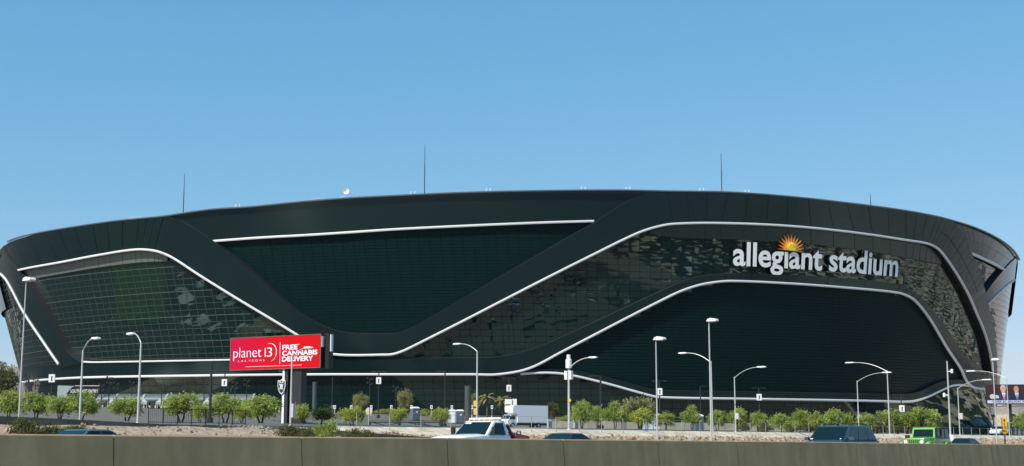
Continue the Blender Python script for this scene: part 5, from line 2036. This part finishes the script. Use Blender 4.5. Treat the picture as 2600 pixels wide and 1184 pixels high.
def car(label, cat, x, perp, paint, L, W, H, hood, belt, xw, xf, xr, xb, ground=.32, wr=.78, side=((.03, .36), (.40, .70), (.74, .96)), roof_mat=None, name='car', tyre_r=.34, sq=0.0, along_shift=0.0, nose=.72):
    a_, Y = along_of(x, perp, 1112)
    b = road(perp, a_ + along_shift, .31)
    t = thing(name, label, cat, b, HEAD, 'oncoming vehicles behind the barrier')
    hw_ = W / 2
    st = [(L / 2, hw_ * .70, .42, nose), (L / 2 - .08, hw_ * .86, .30, nose + .04), (L / 2 - .35, hw_ * .96, .25, hood - .10), (xw + .35, hw_, .24, hood), (xw - .1, hw_, .24, belt), (0, hw_, .24, belt), (xb + .4, hw_, .24, belt),
          (xb - .05, hw_ * .99, .25, belt - .0), (-L / 2 + .12, hw_ * .94, .3, belt - .06), (-L / 2, hw_ * .84, .42, belt - .2)]
    bd = loft_body(st, .035, sq).build('body', MATS[paint], t, smooth=True)
    B = hw_ - .05
    R = hw_ * wr
    zb, zt = belt - .03, H
    V = Vector
    bl, br, fl_, fr_ = V((xb, B, zb)), V((xb, -B, zb)), V((xw, B, zb)), V((xw, -B, zb))
    tbl, tbr, tfl, tfr = V((xr, R, zt)), V((xr, -R, zt)), V((xf, R, zt)), V((xf, -R, zt))
    mb = MB()
    mb.add([bl, br, fr_, fl_, tbl, tbr, tfr, tfl], [(0, 1, 2, 3), (4, 5, 6, 7), (0, 1, 5, 4), (1, 2, 6, 5), (2, 3, 7, 6), (3, 0, 4, 7)])
    cabn = mb.build('cabin', MATS[roof_mat or paint], t)
    bv = cabn.modifiers.new('round', 'BEVEL')
    bv.width, bv.segments = .11, 5
    cabn.data.shade_smooth()
    cabn.data.set_sharp_from_angle(angle=math.radians(70))
    out = V((0, 1, 0))
    ws = pane_on([fl_, fr_, tfr, tfl], .045, .955, .06, .90, V((1, 0, .4))).build('windscreen', MATS['car_glass'], t)
    pane_on([bl, br, tbr, tbl], .07, .93, .12, .86, V((-1, 0, .4))).build('rear_window', MATS['car_glass'], t)
    for sgn, c in ((1, [fl_, bl, tbl, tfl]), (-1, [fr_, br, tbr, tfr])):
        for i, (u0, u1) in enumerate(side):
            pane_on(c, u0, u1, .08, .88, V((0, sgn, 0))).build('side_window', MATS['car_glass'], t)
        mo = MB().box((xw - .35, sgn * (hw_ + .1), belt + .08), (.16, .2, .15), top=.85).build('mirror', MATS[paint], t)
    for sx_ in (L / 2 - .95, -L / 2 + .95):
        for sy_ in (hw_ - .13, -hw_ + .13):
            wheel(t, sx_, sy_, tyre_r)
    for sy_ in (-1, 1):
        MB().box((L / 2 - .14, sy_ * hw_ * .66, nose - .06), (.2, .36, .14), sy_ * -.3).build('headlight', MATS['lamp_clear'], t)
        MB().box((-L / 2 + .06, sy_ * hw_ * .70, belt - .2), (.1, .26, .22)).build('tail_light', MATS['tail_red'], t)
        for xx in (xw - .75, xw - 1.75):
            MB().box((xx, sy_ * hw_ * .995, belt - .17), (.2, .04, .035)).build('door_handle', MATS['trim_black'], t)
    MB().box((L / 2 - .05, 0, nose - .12), (.06, hw_ * .8, .2)).build('grille', MATS['trim_black'], t)
    return t, dict(fl=fl_, fr=fr_, tfl=tfl, tfr=tfr)


# dark blue people carrier
t, q = car('dark blue sport utility car with roof rails facing left behind the barrier', 'car', 2128, 27.0, 'paint_blue', 4.9, 1.95, 1.76, 1.02, 1.10, 1.30, .42, -1.85, -2.35, wr=.80,
           side=((.10, .345), (.385, .655), (.70, .93)), name='sport_utility_car')
for s in (-1, 1):
    MB().tube([(.1, s * .66, 1.75), (-.1, s * .66, 1.84), (-1.5, s * .66, 1.84), (-1.75, s * .66, 1.74)], .025, 6).build('roof_rail', MATS['trim_black'], t)
c = [q['fl'], q['fr'], q['tfr'], q['tfl']]
pane_on(c, .86, .93, .10, .15, Vector((1, 0, .4))).build('windscreen_sticker', MATS['sticker'], t).location = (.012, 0, .006)
pane_on(c, .11, .15, .10, .14, Vector((1, 0, .4))).build('windscreen_sticker', MATS['sticker'], t).location = (.012, 0, .006)
MB().box((.9, -.32, 1.22), (.05, .24, .06)).box((.3, .42, 1.3), (.12, .42, .5)).box((.3, -.42, 1.3), (.12, .42, .5)).build('seat', MATS['seat_cloth'], t)

# low dark coupe
car('low dark grey saloon car with arched roof in front of the stone bank', 'car', 1430, 39.5, 'paint_dark', 4.7, 1.84, 1.46, .92, .98, 1.10, .15, -.75, -1.9, wr=.70, side=((.12, .50), (.54, .88)))
# teal roof at left
car('teal saloon car of which only the roof shows behind the barrier at left', 'car', 196, 38.0, 'paint_teal', 4.7, 1.84, 1.40, .90, .94, .85, .05, -.75, -1.6, wr=.74, side=((.08, .48), (.53, .92)))
# dark car behind the green one
car('dark navy saloon car half hidden right of the green off-road car', 'car', 2445, 41.5, 'paint_dark', 4.8, 1.86, 1.42, .92, .98, 1.0, .1, -.8, -1.9, wr=.72, side=((.1, .5), (.54, .9)))
# car far away in the lot at right
t, q = car('small white car parked far off under the two-portrait billboard', 'car', 2537, 57, 'paint_white', 4.4, 1.8, 1.4, .9, .95, 1.0, .2, -.9, -1.7, wr=.74, side=((.1, .5), (.54, .9)))
p_ = gp(2538, 205, 1098)
t.location = p_
del t['group']

# ---- green off-road car
a_, Y = along_of(2352, 33, 1112)
jp = thing('off_road_car', 'bright lime green boxy off-road car with slotted grille facing left', 'off-road car', road(33, a_, .31), HEAD, 'oncoming vehicles behind the barrier')
loft_body([(2.02, .60, .55, 1.10), (1.98, .66, .52, 1.16), (.62, .74, .52, 1.22), (.55, .76, .5, 1.24)], .03, .8).build('hood', MATS['paint_green'], jp, smooth=True)
loft_body([(.6, .78, .5, 1.15), (.5, .80, .5, 1.18), (-1.95, .80, .5, 1.18), (-2.05, .78, .55, 1.15)], .0, 1.0).build('tub', MATS['paint_green'], jp, smooth=True)
MB().box((2.03, 0, .90), (.06, 1.22, .44)).build('grille_panel', MATS['paint_green'], jp)
for i in range(7):
    MB().box((2.065, -.39 + .13 * i, .93), (.03, .06, .30)).build('grille_slot', MATS['trim_black'], jp)
for s in (-1, 1):
    o = MB().lathe([(0, 0), (.12, 0), (.13, -.04)], 16, (0, 0, 0), 'x').build('headlight', MATS['lamp_clear'], jp, smooth=True)
    o.location = (2.09, s * .5, .95)
    for xx in (1.5, -1.35):
        MB().prism([(xx + .62, .62), (xx + .48, .92), (xx + .2, 1.0), (xx - .3, 1.0), (xx - .52, .86), (xx - .62, .6), (xx - .5, .6), (xx - .4, .80), (xx - .22, .90), (xx + .2, .90), (xx + .4, .80), (xx + .5, .62)],
                   s * .72, s * .95).build('fender_flare', MATS['paint_green'], jp)
        wheel(jp, xx, s * .80, .40, .27)
    MB().box((.55, s * 1.0, 1.28), (.14, .26, .2)).build('mirror', MATS['trim_black'], jp)
MB().box((2.15, 0, .58), (.22, 1.7, .2)).build('bumper', MATS['trim_black'], jp)
V = Vector
fl_, fr_, tfl, tfr = V((.56, .76, 1.17)), V((.56, -.76, 1.17)), V((.36, .70, 1.82)), V((.36, -.70, 1.82))
fm = MB()
c = [fl_, fr_, tfr, tfl]
fm.add([fl_, fr_, tfr, tfl] + [p + V((-.1, 0, 0)) for p in (fl_, fr_, tfr, tfl)], [(0, 1, 2, 3), (4, 5, 6, 7), (0, 1, 5, 4), (1, 2, 6, 5), (2, 3, 7, 6), (3, 0, 4, 7)])
fm.build('windscreen_frame', MATS['paint_green'], jp)
pane_on(c, .07, .93, .08, .86, V((1, 0, .3))).build('windscreen', MATS['car_glass'], jp)
for s in (-1, 1):
    MB().tube([(.62, s * .2, 1.24), (.56, s * .45, 1.3)], .012, 5).build('wiper', MATS['trim_black'], jp)
bm_ = MB()
bm_.add([V((.17, .70, 1.80)), V((.17, -.70, 1.80)), V((-1.85, -.70, 1.80)), V((-1.85, .70, 1.80)), V((.17, .70, 1.86)), V((.17, -.70, 1.86)), V((-1.8, -.68, 1.85)), V((-1.8, .68, 1.85))],
        [(0, 1, 2, 3), (4, 5, 6, 7), (0, 1, 5, 4), (1, 2, 6, 5), (2, 3, 7, 6), (3, 0, 4, 7)]).build('roof', MATS['paint_green'], jp)
MB().add([V((-.62, .71, 1.86)), V((-.62, -.71, 1.86)), V((-1.86, -.70, 1.86)), V((-1.86, .70, 1.86)), V((-.62, .71, 1.17)), V((-.62, -.71, 1.17)), V((-2.0, -.76, 1.17)), V((-2.0, .76, 1.17))],
         [(0, 1, 2, 3), (0, 1, 5, 4), (1, 2, 6, 5), (2, 3, 7, 6), (3, 0, 4, 7)]).build('soft_top', MATS['soft_top'], jp)
for s in (-1, 1):
    for u0, u1 in ((.03, .28), (.36, .62), (.68, .94)):
        cc = [V((.45, s * .765, 1.17)), V((-2.0, s * .765, 1.17)), V((-1.86, s * .705, 1.82)), V((.2, s * .705, 1.82))]
        pane_on(cc, u0, u1, .06, .9, V((0, s, 0))).build('side_window', MATS['car_glass'], jp)
    MB().box((.2, s * .74, 1.48), (.12, .06, .7)).build('roll_bar', MATS['trim_black'], jp)
    MB().box((-.6, s * .74, 1.48), (.1, .06, .7)).build('roll_bar', MATS['trim_black'], jp)
o = MB().lathe([(.12, -.1), (.38, -.1), (.40, 0), (.38, .1), (.12, .1)], 18, (0, 0, 0), 'x').build('spare_wheel', MATS['tyre'], jp, smooth=True)
o.location = (-2.2, 0, .95)

jp.location.z += .11
for ch in jp.children:
    if ch.name.startswith('wheel'):
        ch.scale = (1.13, 1.0, 1.13)
        ch.location.z -= .06

# ---- white tow truck
a_, Y = along_of(1218, 37.5, 1112)
tw = thing('tow_truck', 'white tow truck with dark red boom and amber roof lights facing left', 'tow truck', road(37.5, a_, .31), HEAD, 'oncoming vehicles behind the barrier')
loft_body([(2.35, .72, .5, 1.12), (2.28, .90, .45, 1.18), (1.9, .98, .42, 1.24), (.75, 1.0, .42, 1.30), (.55, 1.0, .42, 1.31)], .06, .3).build('hood', MATS['paint_white'], tw, smooth=True)
loft_body([(.62, 1.0, .42, 1.28), (.5, 1.0, .42, 1.30), (-.85, 1.0, .42, 1.30), (-.92, .98, .45, 1.28)], .0, .6).build('cab_lower', MATS['paint_white'], tw, smooth=True)
fl_, fr_, tfl, tfr = V((.72, .94, 1.28)), V((.72, -.94, 1.28)), V((.02, .78, 1.92)), V((.02, -.78, 1.92))
bl, br, tbl, tbr = V((-.9, .94, 1.28)), V((-.9, -.94, 1.28)), V((-.74, .78, 1.92)), V((-.74, -.78, 1.92))
cb_ = MB().add([bl, br, fr_, fl_, tbl, tbr, tfr, tfl], [(0, 1, 2, 3), (4, 5, 6, 7), (0, 1, 5, 4), (1, 2, 6, 5), (2, 3, 7, 6), (3, 0, 4, 7)]).build('cab', MATS['paint_white'], tw)
bv = cb_.modifiers.new('round', 'BEVEL')
bv.width, bv.segments = .08, 4
cb_.data.shade_smooth()
cb_.data.set_sharp_from_angle(angle=math.radians(70))
pane_on([fl_, fr_, tfr, tfl], .05, .95, .05, .90, V((1, 0, .4))).build('windscreen', MATS['car_glass'], tw)
pane_on([bl, br, tbr, tbl], .1, .9, .2, .85, V((-1, 0, 0))).build('rear_window', MATS['car_glass'], tw)
for s, cc in ((1, [fl_, bl, tbl, tfl]), (-1, [fr_, br, tbr, tfr])):
    pane_on(cc, .12, .82, .06, .84, V((0, s, 0)), skew=(0, 0, -.06, .10)).build('side_window', MATS['car_glass'], tw)
    MB().box((.42, s * 1.12, 1.50), (.12, .16, .30)).box((.42, s * 1.02, 1.36), (.06, .24, .05)).build('mirror', MATS['trim_black'], tw)
    MB().box((-.45, s * 1.005, 1.12), (.22, .03, .05)).build('door_handle', MATS['trim_black'], tw)
    wheel(tw, 1.55, s * .86, .42, .28)
    for dy in (0, .3):
        wheel(tw, -2.3, s * (.92 - dy), .42, .26)
    MB().box((2.3, s * .72, .95), (.14, .34, .26)).build('headlight', MATS['lamp_clear'], tw)
MB().box((2.38, 0, .95), (.06, 1.0, .34)).build('grille', MATS['trim_black'], tw)
MB().box((2.42, 0, .62), (.2, 1.9, .24)).build('bumper', MATS['rim_metal'], tw)
for i in range(5):
    MB().box((-.02, -.56 + .28 * i, 1.945), (.12, .09, .05), top=.6).build('cab_light', MATS['amber'], tw)
MB().box((-.5, 0, 2.02), (.30, 1.75, .07)).box((-.5, .6, 1.98), (.06, .06, .12)).box((-.5, -.6, 1.98), (.06, .06, .12)).build('light_bar', MATS['paint_white'], tw)
MB().box((-2.35, 0, .95), (2.9, 2.1, .22)).box((-3.7, 0, .7), (.3, 1.8, .3)).build('deck', MATS['paint_white'], tw)
for s in (-1, 1):
    MB().tube([(-.98, s * .7, 1.75), (-1.25, s * .68, 1.45), (-1.75, s * .6, 1.12)], .07, 8).build('boom_strut', MATS['boom_red'], tw)
MB().tube([(-1.0, 0, 1.55), (-1.9, 0, 1.35), (-3.4, 0, 1.2)], [.12, .14, .1], 8).build('boom', MATS['boom_red'], tw)
MB().box((-1.35, 0, 1.2), (.7, 1.5, .4), top=.6).build('boom_base', MATS['boom_red'], tw)
MB().tube([(-1.95, .4, 1.2), (-2.05, .45, 1.5), (-2.2, .5, 1.48), (-2.25, .5, 1.25)], .03, 6).build('hook_chain', MATS['boom_red'], tw)
pane_on([fl_, fr_, tfr, tfl], .70, .90, .78, .85, V((1, 0, .4))).build('windscreen_sticker', MATS['sticker'], tw).location = (.014, 0, .01)

# ---- white box truck in the lot
b = gp(1330, 214, 1090)
bt = thing('box_truck', 'white box truck parked in the lot with its cab to the left', 'truck', b, math.atan2(-.545, -.84))
MB().box((-.9, 0, 2.15), (5.6, 2.4, 2.65)).build('cargo_box', MATS['paint_white'], bt)
MB().prism([(1.9, 2.05), (2.7, 2.45), (2.75, 3.1), (2.6, 3.42), (1.9, 3.47)], -1.19, 1.19).build('attic', MATS['paint_white'], bt)
MB().prism([(1.95, .5), (3.55, .5), (3.6, 1.15), (3.35, 1.35), (2.95, 2.05), (1.95, 2.1)], -1.0, 1.0).build('cab', MATS['paint_white'], bt)
cc = [V((3.36, 1.0, 1.36)), V((3.36, -1.0, 1.36)), V((2.97, -1.0, 2.03)), V((2.97, 1.0, 2.03))]
pane_on(cc, .06, .94, .05, .92, V((1, 0, .4))).build('windscreen', MATS['car_glass'], bt)
for s in (-1, 1):
    MB().prism([(2.2, 1.35), (3.2, 1.35), (2.88, 1.95), (2.2, 1.95)], s * 1.0, s * 1.015).build('side_window', MATS['car_glass'], bt)
    MB().box((3.25, s * 1.2, 1.6), (.12, .2, .5)).build('mirror', MATS['trim_black'], bt)
    for xx in (2.7, -2.1):
        wheel(bt, xx, s * .9, .42, .28)
    MB().box((3.58, s * .75, .85), (.06, .3, .2)).build('headlight', MATS['lamp_clear'], bt)
MB().box((-.6, 0, .62), (6.2, 1.5, .3)).build('chassis', MATS['trim_black'], bt)
MB().box((-3.78, 0, .6), (.2, 2.2, .25)).build('rear_step', MATS['trim_black'], bt)
for s in (-1.2, 1.2):
    MB().box((-.9, s, .86), (5.6, .05, .08)).build('box_rail', MATS['rim_metal'], bt)

# ------------------------------------------------------------------ the hazy air
hz = MB()
hz.box((0, 3000, 330), (26000, 26000, 664))
m = bpy.data.materials.new('hazy_air')
m.use_nodes = True
n_ = m.node_tree.nodes
n_.remove(n_['Principled BSDF'])
pv = n_.new('ShaderNodeVolumePrincipled')
pv.inputs['Color'].default_value = (.80, .90, 1.0, 1)
pv.inputs['Density'].default_value = 0.000012
pv.inputs['Anisotropy'].default_value = 0.2
m.node_tree.links.new(pv.outputs[0], n_['Material Output'].inputs['Volume'])
MATS['hazy_air'] = m
tag(hz.build('haze', m), kind='stuff')
